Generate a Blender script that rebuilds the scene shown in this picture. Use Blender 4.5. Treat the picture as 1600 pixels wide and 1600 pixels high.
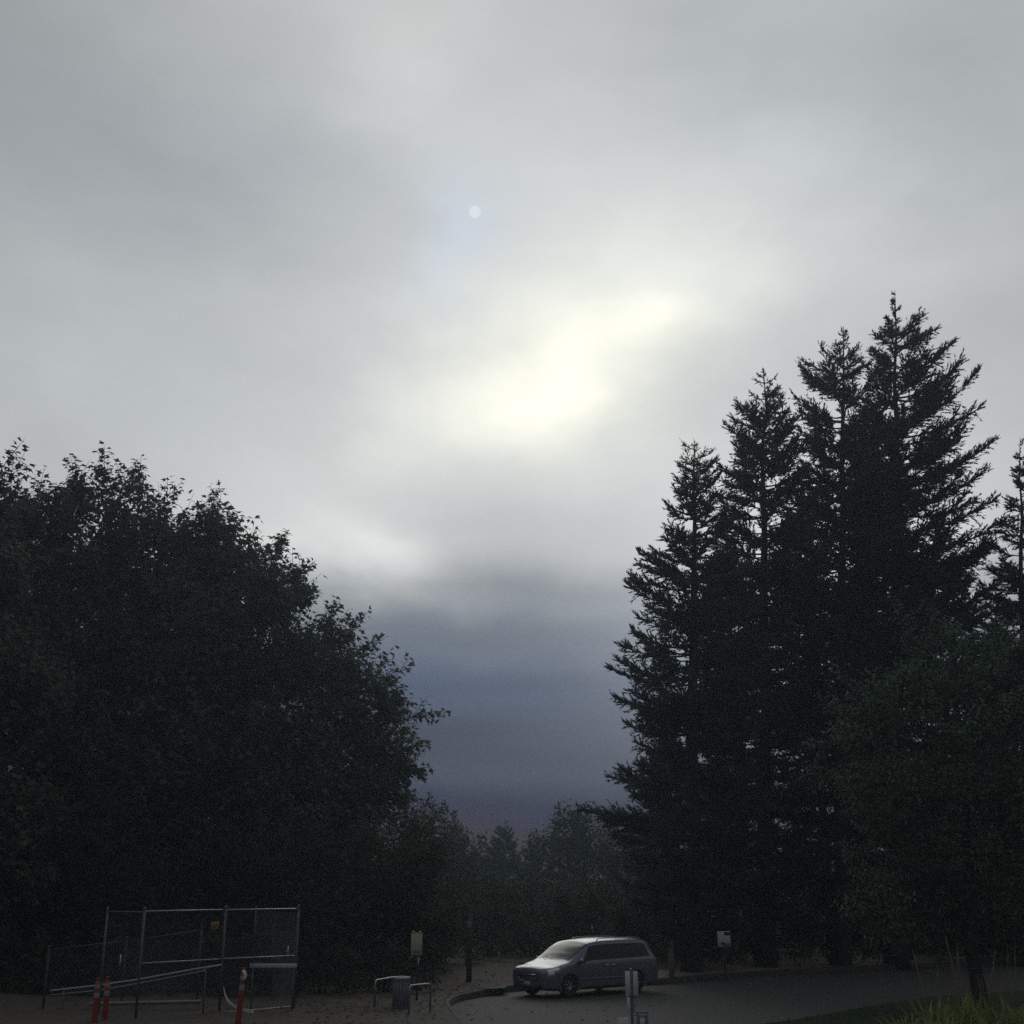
import bpy, math, random
import numpy as np
from mathutils import Vector, Matrix

for o in list(bpy.data.objects):
    bpy.data.objects.remove(o)
sc = bpy.context.scene
COL = sc.collection
random.seed(4)
R = math.radians

# ------------------------------------------------------------------ camera
CAM_H = 3.0
FPX = 1920.0
PITCH = math.atan2(591.0, FPX)
cam = bpy.data.cameras.new('camera')
cam.sensor_width = 36.0
cam.lens = 36.0 * FPX / 1600.0
cam.clip_start = 0.1
cam.clip_end = 6000
camo = bpy.data.objects.new('camera', cam)
COL.objects.link(camo)
camo.location = (0, 0, CAM_H)
camo.rotation_euler = (math.pi / 2 + PITCH, 0, 0)
sc.camera = camo

_c, _s = math.cos(PITCH), math.sin(PITCH)


def ray(px, py):
    u = (px - 800) / FPX
    v = (800 - py) / FPX
    return Vector((u, _c - v * _s, _s + v * _c))


def P(px, py, Y):
    d = ray(px, py)
    k = Y / d.y
    return Vector((d.x * k, Y, CAM_H + d.z * k))


def G(px, py, z=0.0):
    d = ray(px, py)
    k = (z - CAM_H) / d.z
    return Vector((d.x * k, d.y * k, z))


def K(px, py, Y):
    """metres per pixel there"""
    return Y / ray(px, py).y / FPX


# ------------------------------------------------------------------ view, sky, sun
sc.view_settings.view_transform = 'Standard'
sc.view_settings.look = 'None'
sc.view_settings.exposure = 0.0
sc.view_settings.gamma = 1.0
sc.view_settings.use_curve_mapping = False
sc.cycles.max_bounces = 6
sc.cycles.diffuse_bounces = 3
sc.cycles.glossy_bounces = 3
sc.cycles.use_denoising = False

SUN_AZ, SUN_EL = -1.85, 30.9          # degrees, az from +Y to +X


def lin(r, g=None, b=None):
    def f(c):
        c = c / 255.0
        return c / 12.92 if c <= 0.04045 else ((c + 0.055) / 1.055) ** 2.4
    if g is None:
        g = b = r
    return (f(r), f(g), f(b), 1.0)


def azel(px, py):
    d = ray(px, py).normalized()
    return math.degrees(math.atan2(d.x, d.y)), math.degrees(math.asin(d.z))


world = bpy.data.worlds.new('World')
sc.world = world
world.use_nodes = True
nt = world.node_tree
nt.nodes.clear()


def N(tree, typ, **kw):
    n = tree.nodes.new(typ)
    for k, v in kw.items():
        setattr(n, k, v)
    return n


def math_node(tree, op, a, b=None, clamp=False):
    n = N(tree, 'ShaderNodeMath', operation=op)
    n.use_clamp = clamp
    for i, x in enumerate((a, b)):
        if x is None:
            continue
        if isinstance(x, (int, float)):
            n.inputs[i].default_value = x
        else:
            tree.links.new(x, n.inputs[i])
    return n.outputs[0]


def build_sky():
    L = nt.links
    tc = N(nt, 'ShaderNodeTexCoord')
    sep = N(nt, 'ShaderNodeSeparateXYZ')
    L.new(tc.outputs['Generated'], sep.inputs[0])
    X, Y, Z = sep.outputs
    az = math_node(nt, 'MULTIPLY', math_node(nt, 'ARCTAN2', X, Y), 180 / math.pi)
    el = math_node(nt, 'MULTIPLY', math_node(nt, 'ARCSINE', Z), 180 / math.pi)

    def noise(scale, detail, rough, off, stretch=1.0):
        mp = N(nt, 'ShaderNodeMapping')
        mp.inputs['Location'].default_value = off
        mp.inputs['Scale'].default_value = (1, 1, stretch)
        L.new(tc.outputs['Generated'], mp.inputs['Vector'])
        n = N(nt, 'ShaderNodeTexNoise')
        n.inputs['Scale'].default_value = scale
        n.inputs['Detail'].default_value = detail
        n.inputs['Roughness'].default_value = rough
        L.new(mp.outputs[0], n.inputs['Vector'])
        return math_node(nt, 'SUBTRACT', n.outputs['Fac'], 0.5)
    w1 = noise(5.0, 4, 0.55, (3.1, 1.7, 0.4), 1.6)
    w2 = noise(5.0, 4, 0.55, (7.3, 4.9, 2.2), 1.6)
    w3 = noise(14.0, 4, 0.6, (1.3, 9.9, 5.2), 1.5)
    azw = math_node(nt, 'ADD', az, math_node(nt, 'ADD', math_node(nt, 'MULTIPLY', w1, 11.0), math_node(nt, 'MULTIPLY', w3, 3.0)))
    elw = math_node(nt, 'ADD', el, math_node(nt, 'ADD', math_node(nt, 'MULTIPLY', w2, 6.0), math_node(nt, 'MULTIPLY', w3, 1.6)))
    # base cloud deck by elevation
    elb = math_node(nt, 'ADD', el, math_node(nt, 'MULTIPLY', w2, 3.0))
    ramp = N(nt, 'ShaderNodeValToRGB')
    ramp.color_ramp.interpolation = 'EASE'
    stops = SKY_STOPS
    f = math_node(nt, 'DIVIDE', math_node(nt, 'ADD', elb, 10.0), 100.0)
    L.new(f, ramp.inputs[0])
    cr = ramp.color_ramp
    while len(cr.elements) < len(stops):
        cr.elements.new(0.5)
    for e, (elv, colr) in zip(cr.elements, stops):
        e.position = (elv + 10) / 100.0
    for e, (elv, colr) in zip(cr.elements, stops):
        e.color = lin(*colr)
    cur = ramp.outputs['Color']
    # broad and fine mottling of the cloud deck
    m1 = noise(2.2, 5, 0.5, (0.6, 2.0, 8.0), 2.0)
    m2 = noise(7.0, 5, 0.55, (5.6, 1.0, 3.0), 2.4)
    # flat layers in the low bank of cloud
    m3 = noise(3.0, 4, 0.5, (2.6, 3.0, 1.0), 9.0)
    lowm = N(nt, 'ShaderNodeMapRange')
    lowm.inputs['From Min'].default_value = 15.0
    lowm.inputs['From Max'].default_value = 10.0
    lowm.inputs['To Max'].default_value = 0.75
    L.new(el, lowm.inputs['Value'])
    m1 = math_node(nt, 'ADD', m1, math_node(nt, 'MULTIPLY', m3, math_node(nt, 'MULTIPLY', lowm.outputs[0], 4.6)))
    mot = math_node(nt, 'ADD', 1.0, math_node(nt, 'ADD', math_node(nt, 'MULTIPLY', m1, 0.30), math_node(nt, 'MULTIPLY', m2, 0.20)))
    vm = N(nt, 'ShaderNodeVectorMath', operation='SCALE')
    L.new(cur, vm.inputs[0])
    L.new(mot, vm.inputs['Scale'])
    cur = vm.outputs[0]
    for (px, py, sx, sy, rot, amp, warp) in SKY_BLOBS:
        a0, e0 = azel(px, py)
        ka = 57.3 / FPX
        A, E = (azw, elw) if warp else (az, el)
        da = math_node(nt, 'SUBTRACT', A, a0)
        de = math_node(nt, 'SUBTRACT', E, e0)
        ca, sa = math.cos(R(rot)), math.sin(R(rot))
        p = math_node(nt, 'ADD', math_node(nt, 'MULTIPLY', da, ca), math_node(nt, 'MULTIPLY', de, sa))
        q = math_node(nt, 'ADD', math_node(nt, 'MULTIPLY', da, -sa), math_node(nt, 'MULTIPLY', de, ca))
        p = math_node(nt, 'DIVIDE', p, sx * ka)
        q = math_node(nt, 'DIVIDE', q, sy * ka)
        r2 = math_node(nt, 'ADD', math_node(nt, 'MULTIPLY', p, p), math_node(nt, 'MULTIPLY', q, q))
        g = math_node(nt, 'POWER', 2.718281828, math_node(nt, 'MULTIPLY', r2, -1.0))
        cv = N(nt, 'ShaderNodeVectorMath', operation='SCALE')
        cv.inputs[0].default_value = amp
        L.new(g, cv.inputs['Scale'])
        ad = N(nt, 'ShaderNodeVectorMath', operation='ADD')
        L.new(cur, ad.inputs[0])
        L.new(cv.outputs[0], ad.inputs[1])
        cur = ad.outputs[0]
    # the deck dims with the angle from the brightest part, as it does towards the photo's corners
    gd = ray(850, 540).normalized()
    dp = N(nt, 'ShaderNodeVectorMath', operation='DOT_PRODUCT')
    L.new(tc.outputs['Generated'], dp.inputs[0])
    dp.inputs[1].default_value = gd
    ang = math_node(nt, 'MULTIPLY', math_node(nt, 'ARCCOSINE', dp.outputs['Value']), 180 / math.pi)
    ang = math_node(nt, 'ADD', ang, math_node(nt, 'MULTIPLY', w1, 14.0))
    mr = N(nt, 'ShaderNodeMapRange')
    mr.interpolation_type = 'SMOOTHERSTEP'
    mr.inputs['From Min'].default_value = 4.0
    mr.inputs['From Max'].default_value = 75.0
    mr.inputs['To Min'].default_value = 1.0
    mr.inputs['To Max'].default_value = SKY_FAR
    L.new(ang, mr.inputs['Value'])
    cv = N(nt, 'ShaderNodeVectorMath', operation='SCALE')
    L.new(cur, cv.inputs[0])
    L.new(mr.outputs[0], cv.inputs['Scale'])
    cur = cv.outputs[0]
    # the veiled disc of the sun in a thin place of the cloud
    sd = ray(742, 331).normalized()
    dp = N(nt, 'ShaderNodeVectorMath', operation='DOT_PRODUCT')
    L.new(tc.outputs['Generated'], dp.inputs[0])
    dp.inputs[1].default_value = sd
    mr = N(nt, 'ShaderNodeMapRange')
    mr.interpolation_type = 'SMOOTHSTEP'
    mr.inputs['From Min'].default_value = math.cos(R(0.30))
    mr.inputs['From Max'].default_value = math.cos(R(0.21))
    L.new(dp.outputs['Value'], mr.inputs['Value'])
    cv = N(nt, 'ShaderNodeVectorMath', operation='SCALE')
    cv.inputs[0].default_value = (0.115, 0.115, 0.105)
    L.new(mr.outputs[0], cv.inputs['Scale'])
    ad = N(nt, 'ShaderNodeVectorMath', operation='ADD')
    L.new(cur, ad.inputs[0])
    L.new(cv.outputs[0], ad.inputs[1])
    cur = ad.outputs[0]
    mx = N(nt, 'ShaderNodeVectorMath', operation='MAXIMUM')
    L.new(cur, mx.inputs[0])
    mx.inputs[1].default_value = (0.01, 0.01, 0.015)
    cloud = N(nt, 'ShaderNodeBackground')
    L.new(mx.outputs[0], cloud.inputs['Color'])
    cloud.inputs['Strength'].default_value = SKY_GAIN
    # clear sky above the clouds shows a little through them
    sky = N(nt, 'ShaderNodeTexSky', sky_type='NISHITA')
    sky.sun_disc = False
    sky.sun_elevation = R(SUN_EL)
    sky.sun_rotation = R(SUN_AZ)
    clear = N(nt, 'ShaderNodeBackground')
    L.new(sky.outputs[0], clear.inputs['Color'])
    clear.inputs['Strength'].default_value = 0.05
    mixs = N(nt, 'ShaderNodeMixShader')
    mixs.inputs[0].default_value = 0.97
    L.new(clear.outputs[0], mixs.inputs[1])
    L.new(cloud.outputs[0], mixs.inputs[2])
    out = N(nt, 'ShaderNodeOutputWorld')
    L.new(mixs.outputs[0], out.inputs['Surface'])


GLARE_HAZE = 0.00095
SKY_GAIN = 1.0
SKY_FAR = 0.34
SKY_STOPS = [(-10, (40, 42, 46)), (0.0, (0, 6, 34)), (2.2, (0, 8, 44)), (3.4, (4, 26, 62)), (5.2, (54, 64, 84)),
             (6.8, (60, 68, 87)), (9.0, (64, 77, 100)), (11.2, (95, 103, 117)), (13.2, (126, 133, 140)),
             (15.5, (185, 188, 190)), (19.0, (200, 203, 203)), (24.0, (199, 202, 203)), (32.0, (200, 204, 206)),
             (40.0, (198, 201, 201)), (90.0, (198, 201, 203))]
# px, py, sx, sy, rotation, added radiance, warped by the cloud noise
SKY_BLOBS = [
    (838, 585, 150, 80, 6, (0.24, 0.232, 0.14), True),
    (865, 560, 90, 66, 60, (0.09, 0.087, 0.05), True),
    (1018, 512, 80, 50, 0, (0.21, 0.205, 0.13), True),
    (900, 545, 240, 140, 15, (0.13, 0.125, 0.09), True),
    (950, 500, 390, 220, 22, (0.15, 0.146, 0.118), True),
    (1060, 400, 190, 85, -15, (0.10, 0.097, 0.075), True),
    (640, 680, 110, 110, 40, (0.09, 0.088, 0.075), True),
    (580, 880, 130, 55, -8, (0.26, 0.25, 0.23), True),
    (400, 860, 220, 110, 0, (0.16, 0.16, 0.15), False),
    (725, 365, 85, 85, 0, (0.012, 0.055, 0.12), True),
    (1330, 960, 330, 200, 0, (0.44, 0.44, 0.45), False),
    (300, 300, 330, 170, 10, (-0.11, -0.105, -0.10), True),
    (-80, -20, 380, 420, 0, (-0.17, -0.165, -0.16), True),
    (1300, 90, 330, 150, -15, (-0.10, -0.09, -0.085), True),
    (1620, 200, 240, 420, 0, (-0.07, -0.07, -0.075), True),
    (640, 60, 150, 130, 10, (0.07, 0.068, 0.06), True),
    (260, 620, 260, 120, 0, (-0.05, -0.045, -0.045), True),
    (1330, 590, 260, 130, 0, (-0.07, -0.07, -0.065), True),
]
build_sky()

sun = bpy.data.lights.new('sun', 'SUN')
sun.energy = 0.5
sun.angle = R(40)
sun.color = (1.0, 0.97, 0.88)
suno = bpy.data.objects.new('sun', sun)
COL.objects.link(suno)
_sd = Vector((math.sin(R(SUN_AZ)) * math.cos(R(SUN_EL)), math.cos(R(SUN_AZ)) * math.cos(R(SUN_EL)), math.sin(R(SUN_EL))))
suno.rotation_euler = _sd.to_track_quat('Z', 'Y').to_euler()
suno.location = (0, 60, 60)


# ------------------------------------------------------------------ materials
def new_mat(name):
    m = bpy.data.materials.new(name)
    m.use_nodes = True
    b = m.node_tree.nodes['Principled BSDF']
    return m, m.node_tree, b


def plain(name, col, rough=0.6, metal=0.0, spec=0.4, var=0.0, scale=6.0, bump=0.0, coat=0.0, ior=None, col2=None):
    m, t, b = new_mat(name)
    b.inputs['Base Color'].default_value = (*col, 1)
    b.inputs['Roughness'].default_value = rough
    b.inputs['Metallic'].default_value = metal
    b.inputs['Specular IOR Level'].default_value = spec
    b.inputs['Coat Weight'].default_value = coat
    b.inputs['Coat Roughness'].default_value = 0.08
    if ior:
        b.inputs['IOR'].default_value = ior
    if var or col2:
        tc = N(t, 'ShaderNodeTexCoord')
        n = N(t, 'ShaderNodeTexNoise')
        n.inputs['Scale'].default_value = scale
        n.inputs['Detail'].default_value = 6
        n.inputs['Roughness'].default_value = 0.65
        t.links.new(tc.outputs['Object'], n.inputs['Vector'])
        mx = N(t, 'ShaderNodeMix', data_type='RGBA')
        c2 = col2 or tuple(c * (1 + var) for c in col)
        c1 = col if col2 else tuple(c * (1 - var) for c in col)
        mx.inputs['A'].default_value = (*c1, 1)
        mx.inputs['B'].default_value = (*c2, 1)
        mr = N(t, 'ShaderNodeMapRange')
        mr.inputs['From Min'].default_value = 0.35
        mr.inputs['From Max'].default_value = 0.65
        t.links.new(n.outputs['Fac'], mr.inputs['Value'])
        t.links.new(mr.outputs[0], mx.inputs['Factor'])
        t.links.new(mx.outputs['Result'], b.inputs['Base Color'])
        if bump:
            bp = N(t, 'ShaderNodeBump')
            bp.inputs['Strength'].default_value = bump
            bp.inputs['Distance'].default_value = 0.03
            t.links.new(n.outputs['Fac'], bp.inputs['Height'])
            t.links.new(bp.outputs[0], b.inputs['Normal'])
    return m


def leaf_mat(name, c1, c2, c3=None, rough=0.5, spec=0.35, thru=0.4):
    spec, rough = spec * .45, .72
    m, t, b = new_mat(name)
    g = N(t, 'ShaderNodeNewGeometry')
    ramp = N(t, 'ShaderNodeValToRGB')
    ramp.color_ramp.elements[0].color = (*c1, 1)
    ramp.color_ramp.elements[1].color = (*c2, 1)
    if c3:
        e = ramp.color_ramp.elements.new(0.93)
        e.color = (*c2, 1)
        ramp.color_ramp.elements[-1].color = (*c3, 1)
    t.links.new(g.outputs['Random Per Island'], ramp.inputs[0])
    # clumps: whole sprays a bit lighter or darker in colour
    tc = N(t, 'ShaderNodeTexCoord')
    n = N(t, 'ShaderNodeTexNoise')
    n.inputs['Scale'].default_value = 0.9
    n.inputs['Detail'].default_value = 3
    t.links.new(tc.outputs['Object'], n.inputs['Vector'])
    mr = N(t, 'ShaderNodeMapRange')
    mr.inputs['From Min'].default_value = 0.3
    mr.inputs['From Max'].default_value = 0.7
    mr.inputs['To Min'].default_value = 0.65
    mr.inputs['To Max'].default_value = 1.35
    t.links.new(n.outputs['Fac'], mr.inputs['Value'])
    vm = N(t, 'ShaderNodeVectorMath', operation='SCALE')
    t.links.new(ramp.outputs['Color'], vm.inputs[0])
    t.links.new(mr.outputs[0], vm.inputs['Scale'])
    t.links.new(vm.outputs[0], b.inputs['Base Color'])
    b.inputs['Roughness'].default_value = rough
    b.inputs['Specular IOR Level'].default_value = spec
    if thru:
        tb_ = N(t, 'ShaderNodeBsdfTranslucent')
        t.links.new(vm.outputs[0], tb_.inputs['Color'])
        ms = N(t, 'ShaderNodeMixShader')
        ms.inputs[0].default_value = thru
        t.links.new(b.outputs[0], ms.inputs[1])
        t.links.new(tb_.outputs[0], ms.inputs[2])
        t.links.new(ms.outputs[0], t.nodes['Material Output'].inputs['Surface'])
    return m


M = {
    'asphalt': plain('asphalt', (0.055, 0.054, 0.052), 0.85, var=0.3, scale=9, bump=0.4),
    'kerb': plain('shaded_kerb_concrete', (0.048, 0.045, 0.043), 0.85, var=0.25, scale=5, bump=0.3),  # whole kerb darkened, the shade on its road face put into the colour
    'path': plain('path_paving', (0.036, 0.030, 0.027), 0.9, scale=2.2, col2=(0.062, 0.052, 0.047), bump=0.3),
    'dirt': plain('bark_dirt', (0.040, 0.030, 0.024), 0.95, scale=2.5, col2=(0.075, 0.056, 0.044), bump=0.8),
    'gravel': plain('gravel_footway', (0.14, 0.112, 0.10), 0.95, scale=6, col2=(0.21, 0.17, 0.15), bump=0.6),
    'soil': plain('ground_soil', (0.035, 0.032, 0.022), 0.95, scale=1.0, col2=(0.055, 0.055, 0.03), bump=0.8),
    'lawn': plain('lawn_turf', (0.025, 0.045, 0.018), 0.9, scale=3.0, col2=(0.04, 0.065, 0.025), bump=0.6),
    'bark': plain('bark', (0.035, 0.029, 0.024), 0.9, var=0.4, scale=7, bump=0.9),
    'firbark': plain('fir_bark', (0.05, 0.04, 0.034), 0.9, var=0.4, scale=6, bump=0.9),
    'maple': leaf_mat('maple_leaf', (0.070, 0.086, 0.062), (0.108, 0.128, 0.086), (0.15, 0.115, 0.075)),
    'maple2': leaf_mat('maple_leaf_bronze', (0.080, 0.086, 0.064), (0.118, 0.122, 0.086), (0.17, 0.115, 0.075)),
    'fir': leaf_mat('fir_needles', (0.062, 0.078, 0.074), (0.095, 0.112, 0.102), (0.115, 0.09, 0.075), 0.6, 0.25, 0.3),
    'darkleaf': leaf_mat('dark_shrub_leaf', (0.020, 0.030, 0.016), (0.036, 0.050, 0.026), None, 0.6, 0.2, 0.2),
    'fine': leaf_mat('small_leaf', (0.10, 0.145, 0.098), (0.16, 0.215, 0.148), None, 0.6, 0.3),
    'shrub': leaf_mat('shrub_leaf', (0.038, 0.060, 0.024), (0.070, 0.098, 0.042), None, 0.55, 0.3),
    'strap': leaf_mat('strap_leaf', (0.13, 0.17, 0.06), (0.30, 0.33, 0.12), (0.55, 0.50, 0.28), 0.45, 0.5),
    'grass': leaf_mat('grass_blade', (0.03, 0.055, 0.02), (0.06, 0.09, 0.03), None, 0.6, 0.3),
    'stalk': plain('dry_stalk', (0.20, 0.16, 0.10), 0.8),
    'litter': leaf_mat('fallen_leaf', (0.06, 0.035, 0.02), (0.17, 0.11, 0.07), (0.30, 0.16, 0.10), 0.8, 0.2),
    'galv': plain('galvanised_steel', (0.30, 0.31, 0.33), 0.42, metal=0.85, var=0.12, scale=12),
    'galvdull': plain('dull_galvanised_steel', (0.12, 0.125, 0.14), 0.6, metal=0.6, var=0.2, scale=12),
    'whitetube': plain('white_painted_tube', (0.42, 0.42, 0.41), 0.5, var=0.08, scale=9),
    'galvdark': plain('shaded_steel', (0.055, 0.056, 0.062), 0.7, metal=0.4, var=0.2, scale=12),  # steel toned down, the dimness of the left end put into its colour
    'wire': plain('fence_wire', (0.20, 0.205, 0.23), 0.6, metal=0.6),
    'concrete': plain('old_concrete', (0.20, 0.19, 0.175), 0.9, var=0.25, scale=3, bump=0.4),
    'orange': plain('orange_plastic', (0.25, 0.030, 0.017), 0.5, var=0.1, scale=8),
    'reflect': plain('white_reflective_band', (0.36, 0.35, 0.34), 0.4),
    'rubber': plain('black_rubber', (0.02, 0.02, 0.02), 0.8),
    'tape': plain('white_barrier_tape', (0.70, 0.69, 0.66), 0.6),
    'board': plain('painted_board', (0.42, 0.45, 0.50), 0.7, var=0.25, scale=5),
    'orangesign': plain('amber_sign', (0.42, 0.20, 0.045), 0.6),
    'print': plain('dark_print', (0.03, 0.03, 0.03), 0.7),
    'cream': plain('cream_sign', (0.40, 0.39, 0.28), 0.6, var=0.1, scale=6),
    'whitesign': plain('white_sign', (0.55, 0.56, 0.57), 0.6, var=0.08, scale=5),
    'greysign': plain('grey_sign_frame', (0.16, 0.165, 0.18), 0.6),
    'bin': plain('bin_metal', (0.17, 0.18, 0.205), 0.55, metal=0.3, var=0.15, scale=7),
    'binlid': plain('bin_rim', (0.34, 0.36, 0.39), 0.4, metal=0.5),
    'darksteel': plain('dark_painted_steel', (0.05, 0.052, 0.055), 0.5, metal=0.3),
    'wood': plain('weathered_wood', (0.10, 0.085, 0.07), 0.9, var=0.35, scale=9, bump=0.4),
    'darkwood': plain('dark_wood_post', (0.045, 0.038, 0.032), 0.9, var=0.3, scale=9, bump=0.4),
    'paint': plain('silver_blue_paint', (0.165, 0.175, 0.22), 0.38, metal=0.6, coat=0.35, var=0.03, scale=3),
    'glass': plain('tinted_glass', (0.010, 0.011, 0.013), 0.05, spec=0.22),
    'wshield': plain('windscreen_glass', (0.050, 0.064, 0.058), 0.16, spec=0.22, ior=1.5),
    'blacktrim': plain('black_trim', (0.015, 0.015, 0.016), 0.6),
    'chrome': plain('chrome', (0.75, 0.76, 0.78), 0.15, metal=1.0),
    'lamp': plain('headlight_lens', (0.60, 0.63, 0.63), 0.12, metal=0.4, coat=1.0),
    'tail': plain('tail_light_lens', (0.22, 0.05, 0.05), 0.12, coat=1.0),
    'amber': plain('amber_lens', (0.30, 0.10, 0.03), 0.2, coat=1.0),
    'alloy': plain('alloy_rim', (0.42, 0.43, 0.45), 0.35, metal=0.8),
    'plate': plain('number_plate', (0.45, 0.46, 0.48), 0.5),
}


# ------------------------------------------------------------------ mesh helpers
def link_mesh(name, verts, tris=None, quads=None, mat=None, parent=None, smooth=False, origin=None):
    verts = np.asarray(verts, dtype=np.float32).reshape(-1, 3)
    if origin is not None:
        verts = verts - np.asarray(origin, dtype=np.float32)
    me = bpy.data.meshes.new(name)
    tris = np.zeros((0, 3), np.int32) if tris is None else np.asarray(tris, np.int32).reshape(-1, 3)
    quads = np.zeros((0, 4), np.int32) if quads is None else np.asarray(quads, np.int32).reshape(-1, 4)
    nl = tris.size + quads.size
    npoly = len(tris) + len(quads)
    me.vertices.add(len(verts))
    me.vertices.foreach_set('co', verts.ravel())
    me.loops.add(nl)
    me.loops.foreach_set('vertex_index', np.concatenate([tris.ravel(), quads.ravel()]).astype(np.int32))
    me.polygons.add(npoly)
    starts = np.concatenate([np.arange(len(tris)) * 3, len(tris) * 3 + np.arange(len(quads)) * 4]).astype(np.int32)
    me.polygons.foreach_set('loop_start', starts)
    if smooth:
        me.polygons.foreach_set('use_smooth', np.ones(npoly, dtype=bool))
    me.update(calc_edges=True)
    me.validate()
    o = bpy.data.objects.new(name, me)
    COL.objects.link(o)
    if mat is not None:
        me.materials.append(M[mat] if isinstance(mat, str) else mat)
    if parent is not None:
        o.parent = parent
    elif origin is not None:
        o.location = origin
    return o


def thing(name, label, cat, loc=(0, 0, 0), rotz=0.0, group=None):
    o = bpy.data.objects.new(name, None)
    COL.objects.link(o)
    o.location = loc
    o.rotation_euler = (0, 0, rotz)
    o.empty_display_size = 0.2
    return tag(o, label, cat, group)


def tag(o, label, cat, group=None):
    o['label'] = label
    o['category'] = cat
    if group:
        o['group'] = group
    return o


class MB:
    """collects shapes into one mesh"""
    def __init__(self):
        self.v, self.t, self.q = [], [], []

    def n(self):
        return len(self.v)

    def box(self, c, s, rot=None, bev=0.0):
        hx, hy, hz = s[0] / 2, s[1] / 2, s[2] / 2
        b = min(bev, hx * .9, hy * .9, hz * .9)
        i = self.n()
        pts = []
        if b <= 0:
            for z in (-hz, hz):
                pts += [(-hx, -hy, z), (hx, -hy, z), (hx, hy, z), (-hx, hy, z)]
            rings = 2
            per = 4
        else:
            def ring(x, y, z, bb):
                return [(-x + bb, -y, z), (x - bb, -y, z), (x, -y + bb, z), (x, y - bb, z), (x - bb, y, z), (-x + bb, y, z), (-x, y - bb, z), (-x, -y + bb, z)]
            pts += ring(hx - b, hy - b, -hz, b * .5) + ring(hx, hy, -hz + b, b) + ring(hx, hy, hz - b, b) + ring(hx - b, hy - b, hz, b * .5)
            rings = 4
            per = 8
        for p in pts:
            p = Vector(p)
            if rot is not None:
                p = rot @ p
            self.v.append(tuple(p + Vector(c)))
        for k in range(rings - 1):
            for j in range(per):
                a = i + k * per + j
                d = i + k * per + (j + 1) % per
                self.q.append((a, d, d + per, a + per))
        top = i + (rings - 1) * per
        if per == 4:
            self.q.append((i + 3, i + 2, i + 1, i))
            self.q.append((top, top + 1, top + 2, top + 3))
        else:
            for base, rev in ((i, True), (top, False)):
                for f in ((0, 1, 2, 3), (0, 3, 4, 7), (4, 5, 6, 7)):
                    f = [base + x for x in f]
                    self.q.append(tuple(reversed(f)) if rev else tuple(f))
        return self

    def tube(self, pts, rad, n=6, cap=True):
        pts = [Vector(p) for p in pts]
        if isinstance(rad, (int, float)):
            rad = [rad] * len(pts)
        i0 = self.n()
        prev = None
        for k, p in enumerate(pts):
            d = (pts[min(k + 1, len(pts) - 1)] - pts[max(k - 1, 0)]).normalized()
            if prev is None:
                a = d.orthogonal().normalized()
            else:
                a = (prev - d * prev.dot(d)).normalized()
            prev = a
            b = d.cross(a)
            for j in range(n):
                th = 2 * math.pi * j / n
                self.v.append(tuple(p + (a * math.cos(th) + b * math.sin(th)) * rad[k]))
        for k in range(len(pts) - 1):
            for j in range(n):
                a = i0 + k * n + j
                d = i0 + k * n + (j + 1) % n
                self.q.append((a, d, d + n, a + n))
        if cap:
            for base, rev in ((i0, True), (i0 + (len(pts) - 1) * n, False)):
                for j in range(1, n - 1):
                    f = (base, base + j, base + j + 1)
                    self.t.append(tuple(reversed(f)) if rev else f)
        return self

    def lathe(self, prof, c=(0, 0, 0), n=20, axis=None):
        """prof: (r, z) list"""
        i0 = self.n()
        for r, z in prof:
            for j in range(n):
                th = 2 * math.pi * j / n
                p = Vector((r * math.cos(th), r * math.sin(th), z))
                if axis is not None:
                    p = axis @ p
                self.v.append(tuple(p + Vector(c)))
        for k in range(len(prof) - 1):
            for j in range(n):
                a = i0 + k * n + j
                d = i0 + k * n + (j + 1) % n
                self.q.append((a, d, d + n, a + n))
        return self

    def build(self, name, mat, parent=None, smooth=False):
        return link_mesh(name, self.v, self.t, self.q, mat, parent, smooth)


def unit(a):
    return a / np.maximum(np.linalg.norm(a, axis=-1, keepdims=True), 1e-9)


def scatter(template, tris, pos, tip, nrm, size):
    """template (k,3) with x width, y towards the tip, z normal; one copy per position"""
    tip = unit(tip)
    nrm = nrm - tip * np.sum(nrm * tip, axis=1, keepdims=True)
    nrm = unit(nrm)
    side = np.cross(tip, nrm)
    T = np.asarray(template, float)
    size = np.asarray(size, float)
    if size.ndim == 1:
        size = np.stack([size] * 3, axis=1)
    n, k = len(pos), len(T)
    X = T[None, :, 0:1] * size[:, None, 0:1]
    Yc = T[None, :, 1:2] * size[:, None, 1:2]
    Zc = T[None, :, 2:3] * size[:, None, 2:3]
    v = pos[:, None, :] + X * side[:, None, :] + Yc * tip[:, None, :] + Zc * nrm[:, None, :]
    f = np.asarray(tris)[None] + (np.arange(n) * k)[:, None, None]
    return v.reshape(-1, 3), f.reshape(-1, 3)


MAPLE_T = [(0, 0, 0), (-.52, .42, -.10), (-.20, .50, .02), (0, 1.0, -.08), (.20, .50, .02), (.52, .42, -.10)]
MAPLE_F = [(0, 2, 1), (0, 3, 2), (0, 4, 3), (0, 5, 4)]
OVAL_T = [(0, 0, 0), (-.22, .5, .03), (0, 1, -.05), (.22, .5, .03)]
OVAL_F = [(0, 3, 1), (1, 3, 2)]
NEEDLE_T = [(-.5, 0, 0), (.5, 0, 0), (0, 1, 0)]
NEEDLE_F = [(0, 1, 2)]


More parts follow.
